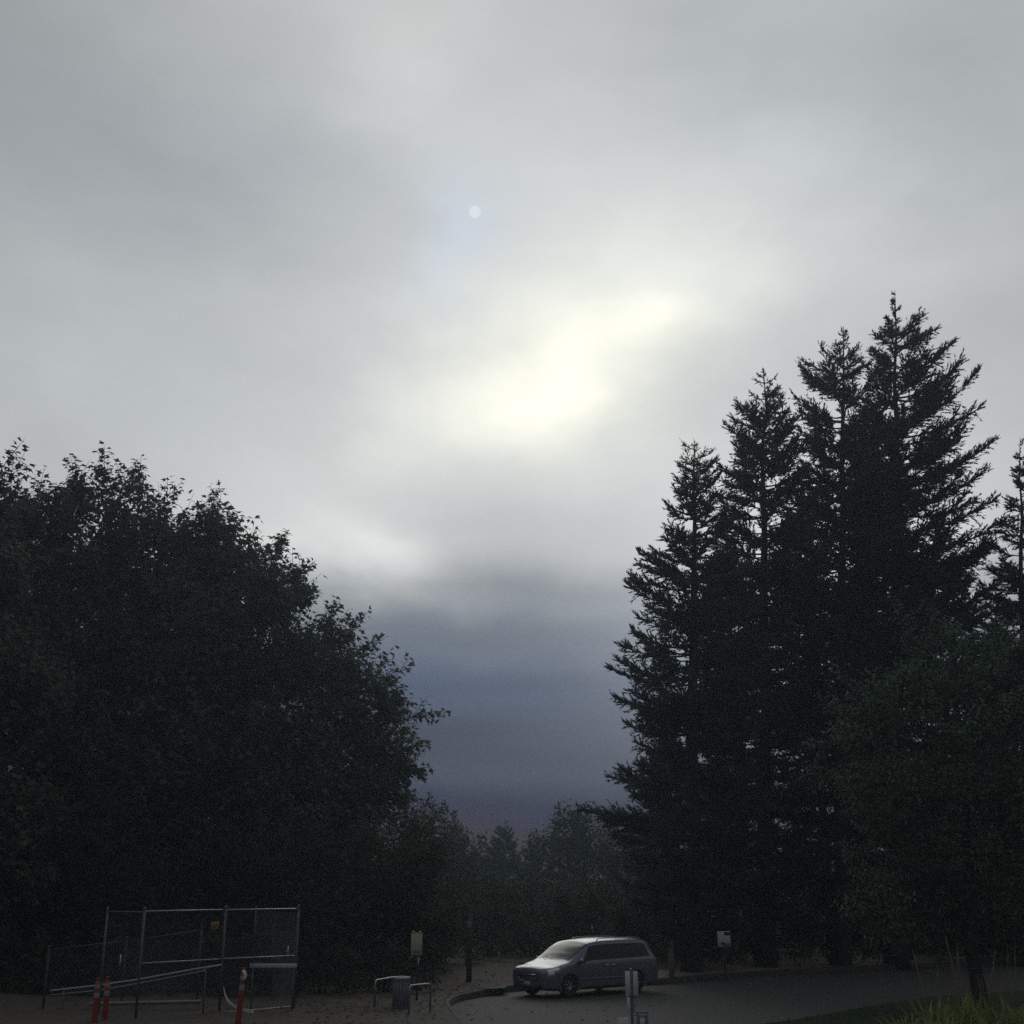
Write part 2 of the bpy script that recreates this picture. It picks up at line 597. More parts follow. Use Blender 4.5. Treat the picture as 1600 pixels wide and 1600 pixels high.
def ribbons(a, b, w):
    """thin three sided rods from a to b, (n,3) each"""
    d = unit(b - a)
    ref = np.where(np.abs(d[:, 2:3]) > .9, np.array([[1., 0, 0]]), np.array([[0, 0, 1.]]))
    s = unit(np.cross(d, ref))
    u = np.cross(d, s)
    n = len(a)
    v = np.zeros((n, 6, 3))
    for j in range(3):
        th = 2 * math.pi * j / 3
        off = s * math.cos(th) + u * math.sin(th)
        v[:, j] = a + off * w[:, None]
        v[:, 3 + j] = b + off * (w * .45)[:, None]
    q = []
    for j in range(3):
        q.append((j, (j + 1) % 3, 3 + (j + 1) % 3, 3 + j))
    f = np.asarray(q)[None] + (np.arange(n) * 6)[:, None, None]
    return v.reshape(-1, 3), f.reshape(-1, 4)


def broadleaf(name, label, cat, base, lobes, mat, seed, leaf=.27, dens=6.0, per=9, kind='maple', sprigs=(), trunk_r=.28,
              group=None, twig=(.6, 1.3), back=.5, bark='bark', stems=1, droop=.35, core=.36, shoot=.05):
    rng = np.random.default_rng(seed)
    base = Vector(base)
    cs = np.array([l[0] for l in lobes], float)
    rs = np.array([l[1] for l in lobes], float)
    pos, out = [], []
    for i, (c, r) in enumerate(zip(cs, rs)):
        area = 4 * math.pi * ((((r[0] * r[1]) ** 1.6 + (r[0] * r[2]) ** 1.6 + (r[1] * r[2]) ** 1.6) / 3) ** (1 / 1.6))
        n = max(12, int(dens * area))
        d = unit(rng.normal(size=(n, 3)))
        keep = (d[:, 1] < .25) | (rng.random(n) < back)
        d = d[keep]
        n = len(d)
        rad = 1 - np.abs(rng.normal(0, .13, n))
        inner = rng.random(n) < core
        rad[inner] = rng.uniform(.3, .85, inner.sum())
        bump = np.ones(n)
        for _ in range(5):
            k = rng.normal(size=3) * 3.2
            bump += .085 * np.sin(d @ k + rng.uniform(0, 6.28))
        p = c + d * r * (rad * bump)[:, None]
        nsub = 13
        sd = unit(rng.normal(size=(nsub, 3)))
        sr = rng.uniform(.26, .46, nsub)
        pick = rng.integers(0, nsub, n)
        use = rng.random(n) < .68
        d2 = unit(rng.normal(size=(n, 3)) + sd[pick] * .6)
        p2 = c + r * (sd[pick] * .74 + d2 * (sr[pick] * (1 - np.abs(rng.normal(0, .15, n))))[:, None])
        p = np.where(use[:, None], p2, p)
        d = np.where(use[:, None], unit(d2 + sd[pick] * .5), d)
        nn = unit(d / r)
        # thin out what sits deep inside the neighbouring lobes
        deep = np.zeros(n, bool)
        for j in range(len(cs)):
            if j != i:
                deep |= (np.linalg.norm((p - cs[j]) / rs[j], axis=1) < .72)
        keep = ~deep | (rng.random(n) < .2)
        keep &= p[:, 2] > base.z + .15
        pos.append(p[keep])
        out.append(nn[keep])
    pos = np.concatenate(pos)
    out = np.concatenate(out)
    n = len(pos)
    up = np.array([0, 0, 1.])
    tdir = unit(out * .75 + up * .4 + rng.normal(size=(n, 3)) * .45)
    tl = rng.uniform(twig[0], twig[1], n)
    tw = np.full(n, .012)
    a = pos - tdir * (tl * .6)[:, None]
    # chosen long sprays that break the outline
    for (sp, so) in sprigs:
        sp = np.array(sp, float)
        so = np.array(so, float)
        L = np.linalg.norm(sp - so)
        dd = (sp - so) / L
        m = 13
        for k in range(m):
            t0 = so + dd * L * k / m
            jit = unit(dd + rng.normal(size=3) * (.15 if k == m - 1 else .55))
            a = np.vstack([a, t0])
            tdir = np.vstack([tdir, jit])
            tl = np.append(tl, L / m * 1.6 + .45)
            tw = np.append(tw, .014)
            out = np.vstack([out, dd])
    # some shoots reach further out of the crown
    ln_ = rng.random(len(tl)) < (shoot if kind == 'maple' else 0)
    tl = np.where(ln_, tl * 1.65, tl)
    tdir[ln_] = unit(tdir[ln_] + np.array([0, 0, .35]))
    n = len(a)
    # leaves along the twigs
    t = (np.arange(per) + 1) / per
    t = np.tile(t, (n, 1)) * rng.uniform(.85, 1.05, (n, per))
    lp = a[:, None, :] + tdir[:, None, :] * (tl[:, None] * t)[:, :, None]
    perp = rng.normal(size=(n, per, 3))
    perp -= tdir[:, None, :] * np.sum(perp * tdir[:, None, :], axis=2, keepdims=True)
    perp = unit(perp)
    tip = perp * .85 + tdir[:, None, :] * .45 - up * droop + rng.normal(size=perp.shape) * .2
    lp = lp + perp * (leaf * .25)
    nrm = up * .8 + out[:, None, :] * .5 + rng.normal(size=perp.shape) * .45
    size = leaf * rng.uniform(.65, 1.15, n * per)
    if kind == 'maple':
        sz = np.stack([size, size, size], axis=1)
        v, f = scatter(MAPLE_T, MAPLE_F, lp.reshape(-1, 3), tip.reshape(-1, 3), nrm.reshape(-1, 3), sz)
    else:
        v, f = scatter(OVAL_T, OVAL_F, lp.reshape(-1, 3), tip.reshape(-1, 3), nrm.reshape(-1, 3), size)
    root = thing(name, label, cat, base, 0, group)
    link_mesh('crown' if cat != 'shrub' else 'foliage', v, f, None, mat, root, origin=base)
    # wood
    mb = MB()
    top = cs[np.argmax(cs[:, 2])]
    mid = cs.mean(axis=0)
    if stems == 1:
        H = top[2] - base.z
        pts = []
        for k in range(7):
            t_ = k / 6 * .85
            w_ = t_ ** 1.5
            p = Vector((base.x * (1 - w_) + mid[0] * w_, base.y * (1 - w_) + mid[1] * w_, base.z + H * t_))
            p += Vector((rng.normal() * .12, rng.normal() * .12, 0)) * (1 if 0 < k else 0)
            pts.append(p)
        mb.tube([p - base for p in ([base + Vector((0, 0, -.2))] + pts)], [trunk_r * 1.45] + [trunk_r * (1.15 if k == 0 else (1 - .8 * k / 6)) for k in range(7)], 9)
        tr = mb.build('trunk', bark, root, True)
    else:
        pts = [base + Vector((0, 0, .1)), base + Vector((0, 0, .5))]
        for s_ in range(stems):
            th = s_ / stems * 6.28
            o_ = Vector((math.cos(th), math.sin(th), 0))
            e = Vector(cs[s_ % len(cs)])
            mb.tube([o_ * .1 + Vector((0, 0, -.1)), o_ * .25 + Vector((0, 0, .6)), (e - base) * .8], [trunk_r, trunk_r * .8, trunk_r * .35], 6)
        mb.build('stem', bark, root, True)
    lb = MB()
    for c, r in zip(cs, rs):
        cands = [p for p in pts if p.z < c[2] + .2]
        st = cands[-1] if cands else pts[0]
        e = Vector(c)
        if stems == 1:
            m_ = st.lerp(e, .5) + Vector((0, 0, -.1 * (e - st).length * .5))
            lb.tube([st - base, m_ - base, e - base], [trunk_r * .42, trunk_r * .3, trunk_r * .16], 5, False)
        for _ in range(7):
            d = unit(rng.normal(size=3) + np.array([0, -.2, .3]))
            s_ = e
            q = e + Vector(d * r * .85)
            lb.tube([s_ - base, s_.lerp(q, .5) + Vector(rng.normal(size=3) * .12) - base, q - base], [trunk_r * .14, trunk_r * .09, .012], 4, False)
    i0 = lb.n()
    rv, rq = ribbons(a, a + tdir * tl[:, None], tw)
    bv = np.concatenate([np.array(lb.v).reshape(-1, 3), rv - np.array(base)])
    bq = np.concatenate([np.array(lb.q).reshape(-1, 4), rq + i0])
    link_mesh('branches' if stems == 1 else 'twigs', bv, None, bq, bark, root)
    return root


def px_lobes(spec, Y, rng, flat=.9, jit=1.2):
    out = []
    for s in spec:
        px, py, rx, ry = s[:4]
        y = Y + (s[4] if len(s) > 4 else rng.uniform(-jit, jit))
        c = P(px, py, y)
        k = K(px, py, y)
        out.append((tuple(c), (rx * k, max(rx, ry) * k * flat, ry * k)))
    return out


def interp(ctrl, z):
    xs = [c[0] for c in ctrl]
    ys = [c[1] for c in ctrl]
    return np.interp(z, xs, ys)


def conifer(name, label, px, Y, top_py, left, right, seed, base_z=0.0, nb=150, mat='fir', group=None, trunk_r=.38,
            dens=1.0, bottom=.04, blade=.23, sweep=1.0, tipspikes=True, base_px=None):
    """left/right: (pixel row, reach in pixels) of the crown on each side of the trunk"""
    rng = np.random.default_rng(seed)
    top = P(px, top_py, Y)
    bx = top.x if base_px is None else P(base_px, 1391 + CAM_H * FPX / Y * .96, Y).x
    base = Vector((bx, Y, base_z))
    H = top.z - base.z
    lean = (top.x - bx) / H
    k0 = K(px, top_py, Y)

    def ctrl(lst):
        o = []
        for (py, r) in lst:
            o.append((P(px, py, Y).z, r * K(px, py, Y)))
        return sorted(o)
    cl, cr_ = ctrl(left), ctrl(right)
    root = thing(name, label, 'conifer tree', base, 0, group)
    # trunk
    mb = MB()
    npt = 14
    pts, rad = [], []
    for k in range(npt):
        t = k / (npt - 1)
        pts.append(Vector((rng.normal() * .05 * (0 < k < npt - 1), rng.normal() * .05, H * t)))
        rad.append(max(.012, trunk_r * (1 - t) ** .85 * (1.35 if k == 0 else 1)))
    pts[0] = Vector((0, 0, -.2))
    pts[-1] = Vector((0, 0, H))
    pts = [p + Vector((lean * p.z, 0, 0)) for p in pts]
    mb.tube(pts, rad, 8)
    mb.build('trunk', 'firbark', root, True)
    bb = MB()
    A, D, LN = [], [], []          # branchlets: start, direction, length
    zt = np.sort(bottom + (1 - bottom) * rng.random(nb) ** .8)
    az0 = rng.uniform(0, 6.28)
    for i in range(nb):
        f = zt[i]
        wsp = (.95 - .45 * f) / H
        if rng.random() < .8:
            f = min(.995, (round(f / wsp) + rng.normal() * .09) * wsp)
        f = max(f, bottom)
        az = az0 + i * 2.39996 + rng.normal() * .35
        dx, dy = math.cos(az), math.sin(az)
        z_tip = H * f + base.z
        rl, rr = interp(cl, z_tip), interp(cr_, z_tip)
        wr = (dx + 1) / 2
        wr = wr * wr * (3 - 2 * wr)
        Lb = (rl * (1 - wr) + rr * wr) * (rng.uniform(.74, 1.10) if rng.random() < .8 else rng.uniform(.4, .75))
        Lb = max(Lb, .12)
        if f > .97 and rng.random() < .6:
            continue
        slope = sweep * (.62 * f ** 2.2 + .10) * rng.uniform(.6, 1.3)
        if f < .35:
            slope *= .35
        rise = slope * Lb
        z0 = max(.6, z_tip - base.z - rise)
        n = 7
        ax = []
        for k in range(n):
            t = k / (n - 1)
            z = z0 + rise * t ** 1.8 - .10 * Lb * math.sin(math.pi * t) * (1 - f)
            w = .06 * Lb * math.sin(3 * t + i)
            ax.append(np.array([dx * Lb * t - dy * w * t, dy * Lb * t + dx * w * t, z]))
        ax = np.array(ax)
        ax[:, 0] += lean * ax[:, 2]
        r0 = .018 + .011 * Lb
        bb.tube([Vector(p) for p in ax], [r0 * (1 - .85 * k / (n - 1)) + .004 for k in range(n)], 4, False)
        m = int((6 + Lb * 19) * dens)
        t = rng.uniform(.12 if Lb < 1 else .2, 1, m) ** .85
        idx = t * (n - 1)
        i0 = np.minimum(idx.astype(int), n - 2)
        fr = (idx - i0)[:, None]
        p = ax[i0] * (1 - fr) + ax[i0 + 1] * fr
        axd = unit(ax[i0 + 1] - ax[i0])
        sidev = unit(np.cross(axd, np.array([0, 0, 1.])))
        sg = np.where(rng.random(m) < .5, -1., 1.)[:, None]
        d = axd * rng.uniform(.5, 1.0, (m, 1)) + sidev * sg * rng.uniform(.25, .95, (m, 1)) + np.array([0, 0, 1.]) * rng.normal(.06, .42, (m, 1))
        d = unit(d)
        ln = (.12 + .18 * min(Lb, 1) + .36 * Lb * (1 - t) ** .6 * rng.uniform(.35, 1.0, m))
        ln = ln * min(1, .38 + Lb * .75)
        ln = np.minimum(ln, 1.5) * rng.uniform(.7, 1.1, m)
        A.append(p)
        D.append(d)
        LN.append(ln)
        # leader of the branch
        A.append(ax[-1:] - unit(ax[-1:] - ax[-2:-1]) * .1)
        D.append(unit(ax[-1:] - ax[-2:-1] + np.array([[0, 0, .25 * Lb * .3]])))
        LN.append(np.array([.22 + .10 * min(Lb, 2)]))
    # whorls of the leading shoot
    if tipspikes:
        for k in range(9):
            z = H - .25 - k * .17
            az = k * 2.4
            A.append(np.array([[lean * z, 0, z]]))
            D.append(unit(np.array([[math.cos(az), math.sin(az), 1.1]])))
            LN.append(np.array([.07 + .024 * k]))
    A = np.concatenate(A)
    D = np.concatenate(D)
    LN = np.concatenate(LN)
    # needle sprays on each branchlet
    cnt = np.maximum(5, (LN / .052 * dens ** .3).astype(int))
    rep = np.repeat(np.arange(len(A)), cnt)
    tt = rng.random(len(rep))
    tt = np.where(rng.random(len(rep)) < .06, 1.0, tt)
    a, d, ln = A[rep], D[rep], LN[rep]
    pos = a + d * (ln * tt)[:, None]
    pr = rng.normal(size=pos.shape)
    pr -= d * np.sum(pr * d, axis=1, keepdims=True)
    pr = unit(pr)
    pr[:, 2] *= .55
    tip = d * .9 + pr * rng.uniform(.25, .9, (len(rep), 1)) + np.array([0, 0, .12])
    size = blade * rng.uniform(.6, 1.15, len(rep)) * (1.05 - .3 * tt) * np.clip(.45 + (H - pos[:, 2]) / 4.5, .45, 1)
    sz = np.stack([size * .36, size, size], axis=1)
    v, f_ = scatter(NEEDLE_T, NEEDLE_F, pos, tip, rng.normal(size=pos.shape), sz)
    rv, rq = ribbons(A, A + D * LN[:, None], np.full(len(A), .009))
    link_mesh('crown', v, f_, None, mat, root)
    bv = np.concatenate([np.array(bb.v).reshape(-1, 3), rv])
    bq = np.concatenate([np.array(bb.q).reshape(-1, 4), rq + len(bb.v)])
    link_mesh('branches', bv, None, bq, 'firbark', root)
    return root


# ------------------------------------------------------------------ ground, road, kerb, verge
def smooth_line(pts, n=8):
    out = []
    for i in range(len(pts) - 1):
        p0 = pts[max(i - 1, 0)]
        p1, p2 = pts[i], pts[i + 1]
        p3 = pts[min(i + 2, len(pts) - 1)]
        for k in range(n):
            t = k / n
            out.append(.5 * ((2 * p1) + (p2 - p0) * t + (2 * p0 - 5 * p1 + 4 * p2 - p3) * t * t + (3 * p1 - p0 - 3 * p2 + p3) * t ** 3))
    out.append(pts[-1])
    return out


KERB_H = 0.19


def ground():
    xs = np.concatenate([np.linspace(-190, -80, 12), np.linspace(-75, 75, 61), np.linspace(80, 190, 12)])
    ys = np.concatenate([np.linspace(-90, -20, 8), np.linspace(-15, 138, 62)])
    X, Y = np.meshgrid(xs, ys, indexing='ij')
    t = np.clip((Y - 66) / 60, 0, 1)
    Z = -.04 - 14 * t * t * (3 - 2 * t)
    rng = np.random.default_rng(2)
    Z = Z + np.where(Y > 72, rng.normal(0, .15, Z.shape), 0)
    n, m = X.shape
    v = np.stack([X, Y, Z], axis=-1).reshape(-1, 3)
    i = np.arange(n * m).reshape(n, m)
    q = np.stack([i[:-1, :-1], i[1:, :-1], i[1:, 1:], i[:-1, 1:]], axis=-1).reshape(-1, 4)
    o = link_mesh('ground', v, None, q, 'soil', None, True)
    o['kind'] = 'structure'


ground()

kerb_px = [(718, 1600), (712, 1592), (705, 1583), (702.5, 1576), (710, 1568.5), (727, 1563), (760, 1556.5), (807, 1549), (900, 1543.5), (1031, 1538.5),
           (1119, 1531), (1250, 1522.5), (1381, 1516.5), (1512, 1510.5), (1600, 1507), (1700, 1503), (1820, 1498)]
kb = [G(p[0], p[1]) for p in kerb_px]
kb = [Vector((kb[0].x + 1.6, kb[0].y - 9, 0)), Vector((kb[0].x + .5, kb[0].y - 3.5, 0))] + kb
KL = smooth_line(kb, 7)
# outward normals, to the left of the way (towards the trees)
KN = []
for i, p in enumerate(KL):
    d = (KL[min(i + 1, len(KL) - 1)] - KL[max(i - 1, 0)]).normalized()
    KN.append(Vector((-d.y, d.x, 0)))
for _ in range(3):
    KN = [(KN[max(i - 1, 0)] + KN[i] + KN[min(i + 1, len(KN) - 1)]).normalized() for i in range(len(KN))]


def strip(name, rows, mat, jitter=0.0):
    """rows: (outward offset, z)"""
    rng = np.random.default_rng(5)
    v, q = [], []
    m = len(rows)
    for i, (p, nn) in enumerate(zip(KL, KN)):
        for (o, z) in rows:
            w = p + nn * o
            v.append((w.x, w.y, z + (rng.normal() * jitter if o > 2 else 0)))
    for i in range(len(KL) - 1):
        for j in range(m - 1):
            a = i * m + j
            q.append((a, a + m, a + m + 1, a + 1))
    o = link_mesh(name, v, None, q, mat, None, True)
    o['kind'] = 'structure'
    return o


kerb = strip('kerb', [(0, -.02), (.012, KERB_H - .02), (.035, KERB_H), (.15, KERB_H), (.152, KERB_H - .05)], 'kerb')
strip('verge', [(.148, KERB_H - .006), (1.0, KERB_H), (3, KERB_H + .02), (6, KERB_H + .10), (10, .40), (15, .60), (22, .4), (30, -.1)], 'dirt', .02)

# lighter gravel footway behind the kerb on the right
fi = [i for i in range(len(KL)) if KL[i].x > G(1000, 1540).x]
fv, fq = [], []
for i in fi:
    for o, z in ((.152, KERB_H + .008), (1.2, KERB_H + .016), (2.7, KERB_H + .035)):
        w = KL[i] + KN[i] * (o + (.12 * math.sin(i * 1.7) if o > 2 else 0))
        fv.append((w.x, w.y, z))
for k in range(len(fi) - 1):
    for j in range(2):
        fq.append((k * 3 + j, k * 3 + 3 + j, k * 3 + 4 + j, k * 3 + 1 + j))
link_mesh('footway', fv, None, fq, 'gravel', None, True)['kind'] = 'structure'

# road surface: everything on the near side of the kerb
mb = MB()
rv = [(p.x, p.y, 0) for p in KL]
near = [(KL[-1].x + 25, 62), (60, 8), (KL[0].x, 8)]
poly = [Vector((p[0], p[1], 0)) for p in rv] + [Vector((a, b, 0)) for a, b in near]
from mathutils.geometry import tessellate_polygon
tri = tessellate_polygon([poly])
ro = link_mesh('road', [tuple(p) for p in poly], tri, None, 'asphalt')
ro['kind'] = 'structure'

# paved path between the kerb and the litter covered bank
pp = [(KL[i] + KN[i] * .152) for i in range(len(KL)) if KL[i].x < G(800, 1549).x + .1]
back = [G(x, y, KERB_H) for x, y in ((790, 1544.5), (745, 1546.5), (690, 1550.5), (640, 1557), (560, 1564.5), (470, 1577), (350, 1588), (200, 1603), (60, 1622), (-150, 1650))]
poly = [Vector((p.x, p.y, KERB_H + .006)) for p in pp + back + [Vector((-16, 16, 0))]]
poly = [Vector((p.x, p.y, KERB_H + .012)) for p in poly]
tri = tessellate_polygon([poly])
po = link_mesh('path', [tuple(p) for p in poly], tri, None, 'path')
po['kind'] = 'structure'

# lawn island in front
isl = [G(x, y) for x, y in ((1180, 1605), (1230, 1598), (1290, 1588), (1360, 1575.5), (1430, 1563), (1510, 1556), (1600, 1551), (1720, 1546), (1850, 1548))]
isl = smooth_line(isl, 5)
poly = [Vector((p.x, p.y, .05)) for p in isl] + [Vector((22, 12, .05)), Vector((6, 12, .05))]
lo_v = [tuple(p) for p in poly] + [(p.x, p.y, -.02) for p in poly]
nP = len(poly)
tri = list(tessellate_polygon([poly]))
lo = link_mesh('lawn', lo_v, tri, [(i, (i + 1) % nP, (i + 1) % nP + nP, i + nP) for i in range(nP)], 'lawn')
lo['kind'] = 'structure'


def inside(x, y, pl):
    c = False
    j = len(pl) - 1
    for i in range(len(pl)):
        if (pl[i].y > y) != (pl[j].y > y) and x < (pl[j].x - pl[i].x) * (y - pl[i].y) / (pl[j].y - pl[i].y) + pl[i].x:
            c = not c
        j = i
    return c


def blades(pos, tip, L, w, curl, rng):
    """curved strap blades of three pieces"""
    n = len(pos)
    tip = unit(tip)
    h = tip.copy()
    h[:, 2] = 0
    h = unit(h + 1e-6)
    side = unit(np.cross(h, np.array([0, 0, 1.])))
    v = np.zeros((n, 7, 3))
    for k, t in enumerate((0, .4, .75, 1.0)):
        p = pos + tip * (L * t)[:, None] + h * (curl * L * t * t)[:, None] * .6 - np.array([0, 0, 1.]) * (curl * L * t ** 3 * .7)[:, None]
        ww = w * (1 - t ** 2 * .55)
        if k < 3:
            v[:, 2 * k] = p - side * ww[:, None] / 2
            v[:, 2 * k + 1] = p + side * ww[:, None] / 2
        else:
            v[:, 6] = p
    f = np.array([(0, 1, 3), (0, 3, 2), (2, 3, 5), (2, 5, 4), (4, 5, 6)])
    F = f[None] + (np.arange(n) * 7)[:, None, None]
    return v.reshape(-1, 3), F.reshape(-1, 3)


def lawn_grass():
    rng = np.random.default_rng(8)
    pts = []
    while len(pts) < 9000:
        x, y = rng.uniform(5, 20), rng.uniform(22, 36)
        if inside(x, y, poly):
            pts.append((x, y, .05))
    pos = np.array(pts)
    n = len(pos)
    tip = np.array([0, 0, 1.]) + rng.normal(size=(n, 3)) * .35
    tip[:, 2] = np.abs(tip[:, 2])
    v, f = blades(pos, tip, rng.uniform(.05, .13, n), np.full(n, .012), rng.uniform(0, .4, n), rng)
    o = link_mesh('grass', v, f, None, 'grass')
    tag(o, 'short dark green grass on the lawn at the bottom right beside the road', 'grass')
    o['kind'] = 'stuff'


lawn_grass()


def grass_clump(px, py, Y, h, n, seed, label, stalks=0):
    rng = np.random.default_rng(seed)
    k = G(px, py, .05)
    base = Vector((P(px, py, Y).x, Y, .05))
    h = h * 1.3
    root = thing('grass_clump', label, 'ornamental grass', base, 0, 'strap leaved plants in the bed at the lower right')
    r = np.sqrt(rng.random(n)) * .34
    th = rng.uniform(0, 6.28, n)
    pos = np.stack([r * np.cos(th), r * np.sin(th), np.full(n, -.02)], axis=1)
    tip = np.stack([np.cos(th) * r * 1.6, np.sin(th) * r * 1.6, np.ones(n)], axis=1) + rng.normal(size=(n, 3)) * .25
    tip[:, 2] = np.abs(tip[:, 2]) + .3
    v, f = blades(pos, tip, h * rng.uniform(.6, 1.15, n), rng.uniform(.028, .055, n), rng.uniform(.1, .9, n), rng)
    link_mesh('leaf_blades', v, f, None, 'strap', root)
    if stalks:
        mb = MB()
        for _ in range(stalks):
            a = rng.uniform(0, 6.28)
            e = Vector((rng.normal() * .16, rng.normal() * .16, h * rng.uniform(1.3, 1.9)))
            s_ = Vector((rng.normal() * .12, rng.normal() * .12, 0))
            mb.tube([s_, s_.lerp(e, .55) + Vector((rng.normal() * .03, 0, 0)), e * .9, e], [.009, .007, .011, .004], 4, False)
        mb.build('seed_stalks', 'stalk', root)


CL = [(1420, 26.8, .62, 'leftmost low clump of green strap leaves at the edge of the lawn'),
      (1462, 27.6, .80, 'broad clump of strap leaves just inside the leftmost clump by the lawn'),
      (1500, 28.2, .85, 'tall yellow green clump of strap leaves left of the small leaved tree trunk'),
      (1478, 26.0, .60, 'low front clump of strap leaves at the bottom edge of the bed'),
      (1540, 27.4, .72, 'clump of strap leaves in front of the small leaved tree trunk'),
      (1575, 28.4, .75, 'clump of strap leaves close behind the right front plants of the bed'),
      (1600, 27.0, .70, 'arching strap leaf clump at the lower right corner of the bed'),
      (1530, 25.8, .60, 'lowest clump of strap leaves below the small leaved tree trunk'),
      (1640, 28.2, .75, 'last clump of strap leaves cut by the right edge of the photo')]
for i, (px, Y, h, lb_) in enumerate(CL):
    grass_clump(px, 1560, Y, h, 110, 30 + i, lb_, stalks=(5 if i in (2, 4, 5, 8) else 2 if i == 1 else 0))


# ------------------------------------------------------------------ fences
def chain_mesh(mb_v, mb_q, a, b, z0, z1, pitch=.075, w=.0022):
    """diagonal woven wires between two posts; a, b on the ground"""
    a, b = np.array(a, float), np.array(b, float)
    L = np.linalg.norm((b - a)[:2])
    H = z1 - z0
    d = (b - a) / L
    s, e = [], []
    for sg in (1, -1):
        off = -H
        while off < L:
            u0, v0 = off, 0.0
            u1, v1 = off + H, H
            if u0 < 0:
                v0, u0 = -off, 0.0
            if u1 > L:
                v1, u1 = L - off, L
            if v1 - v0 > .01:
                if sg < 0:
                    u0, u1 = L - u0, L - u1
                nrm = .004 * sg
                side = np.array([-d[1], d[0], 0]) * nrm
                s.append(a + d * u0 + np.array([0, 0, z0 + v0 - a[2] * 0]) + side)
                e.append(a + d * u1 + np.array([0, 0, z0 + v1]) + side)
            off += pitch * 1.414
    v, q = ribbons(np.array(s), np.array(e), np.full(len(s), w))
    # ribbons taper; keep wires even
    v = v.reshape(-1, 6, 3)
    return v.reshape(-1, 3), q


def fence_run(root, posts, tops, z0, rail='galv', mid=None, bottom=True, wires=True, r=.03, rr=.021, postmat='galvdull', brace=()):
    """posts: ground points in order, tops: heights above the ground of each"""
    for p, h in zip(posts, tops):
        mb = MB()
        lp = Vector(p)
        mb.tube([lp + Vector((0, 0, -.1)), lp + Vector((0, 0, h + .02))], r, 8)
        mb.lathe([(r * 1.25, 0), (r * 1.3, .03), (r * .9, .065), (.001, .075)], lp + Vector((0, 0, h + .0)), 8)
        mb.build('post', postmat, root, True)
    for i in range(len(posts) - 1):
        a, b = Vector(posts[i]), Vector(posts[i + 1])
        d = (b - a).normalized()
        ha, hb = tops[i], tops[i + 1]
        mb = MB()
        mb.tube([a + d * r + Vector((0, 0, ha - .03)), b - d * r + Vector((0, 0, hb - .03))], rr, 6)
        mb.build('top_rail', rail, root, True)
        if bottom:
            mb = MB()
            mb.tube([a + d * r + Vector((0, 0, .06)), b - d * r + Vector((0, 0, .06))], rr * .9, 6)
            mb.build('bottom_rail', rail, root, True)
        if mid and mid[i]:
            mb = MB()
            mb.tube([a + d * r + Vector((0, 0, mid[i][0])), b - d * r + Vector((0, 0, mid[i][1]))], rr * .9, 6)
            mb.build('mid_rail', rail, root, True)
        if wires:
            v, q = chain_mesh(None, None, a + d * r, b - d * r, .07 + 0 * a.z, min(ha, hb) - .04)
            o = link_mesh('wire_mesh', v, None, q, 'wire', root)
            o['kind'] = 'stuff'


def local(pts, base):
    return [Vector(p) - Vector(base) for p in pts]


ZP = KERB_H + .012
f_r = G(459, 1577, ZP)
f_m = G(342, 1587, ZP)
f_l = G(211, 1602, ZP)
f_ll = Vector((P(141, 1500, f_l.y).x, f_l.y + .9, ZP))
f_l3 = Vector((P(60, 1500, f_l.y).x - .3, f_l.y + 1.6, ZP))
root = thing('chain_link_fence', 'front chain link fence with bright top rail enclosing the corner by the path', 'fence', f_r)
b = f_r
fence_run(root, local([f_r, f_m, f_l], b), [2.38, 2.38, 2.38], 0, 'galv', mid=[(1.24, 1.25), (1.24, 1.26)])
root = thing('chain_link_fence', 'dim chain link fence panel left of the bright front fence', 'fence', f_ll)
fence_run(root, [Vector((0, 0, 0))], [2.36], 0, r=.026)
mbx = MB()
d_ = f_l - f_ll
mbx.tube([Vector((0, 0, 2.33)), d_ + Vector((-.04, 0, 2.33))], .018, 6)
mbx.build('top_rail', 'galvdull', root, True)
v, q = chain_mesh(None, None, d_.normalized() * .03, d_ - d_.normalized() * .04, .07, 2.32)
link_mesh('wire_mesh', v, None, q, 'wire', root)['kind'] = 'stuff'
f_b = G(392.5, 1549, ZP)
root = thing('chain_link_fence', 'side chain link fence going back from the right corner post into the trees', 'fence', f_b)
fence_run(root, [Vector((0, 0, 0))], [2.28], 0, r=.024)
mbx = MB()
d_ = f_r - f_b
dn = d_.normalized()
mbx.tube([dn * .03 + Vector((0, 0, 2.25)), d_ - dn * .04 + Vector((0, 0, 2.34))], .017, 6)
mbx.build('top_rail', 'galvdull', root, True)
v, q = chain_mesh(None, None, dn * .03, d_ - dn * .04, .07, 2.24)
link_mesh('wire_mesh', v, None, q, 'wire', root)['kind'] = 'stuff'

# inner fence with rails on the ramp behind
g1 = Vector((P(313, 1480, 31.5).x, 31.5, ZP))
g2 = Vector((P(197, 1480, 31.0).x, 31.0, ZP))
g3 = Vector((P(77, 1480, 30.4).x, 30.4, ZP))


def zat(px, py, Y):
    return P(px, py, Y).z - ZP


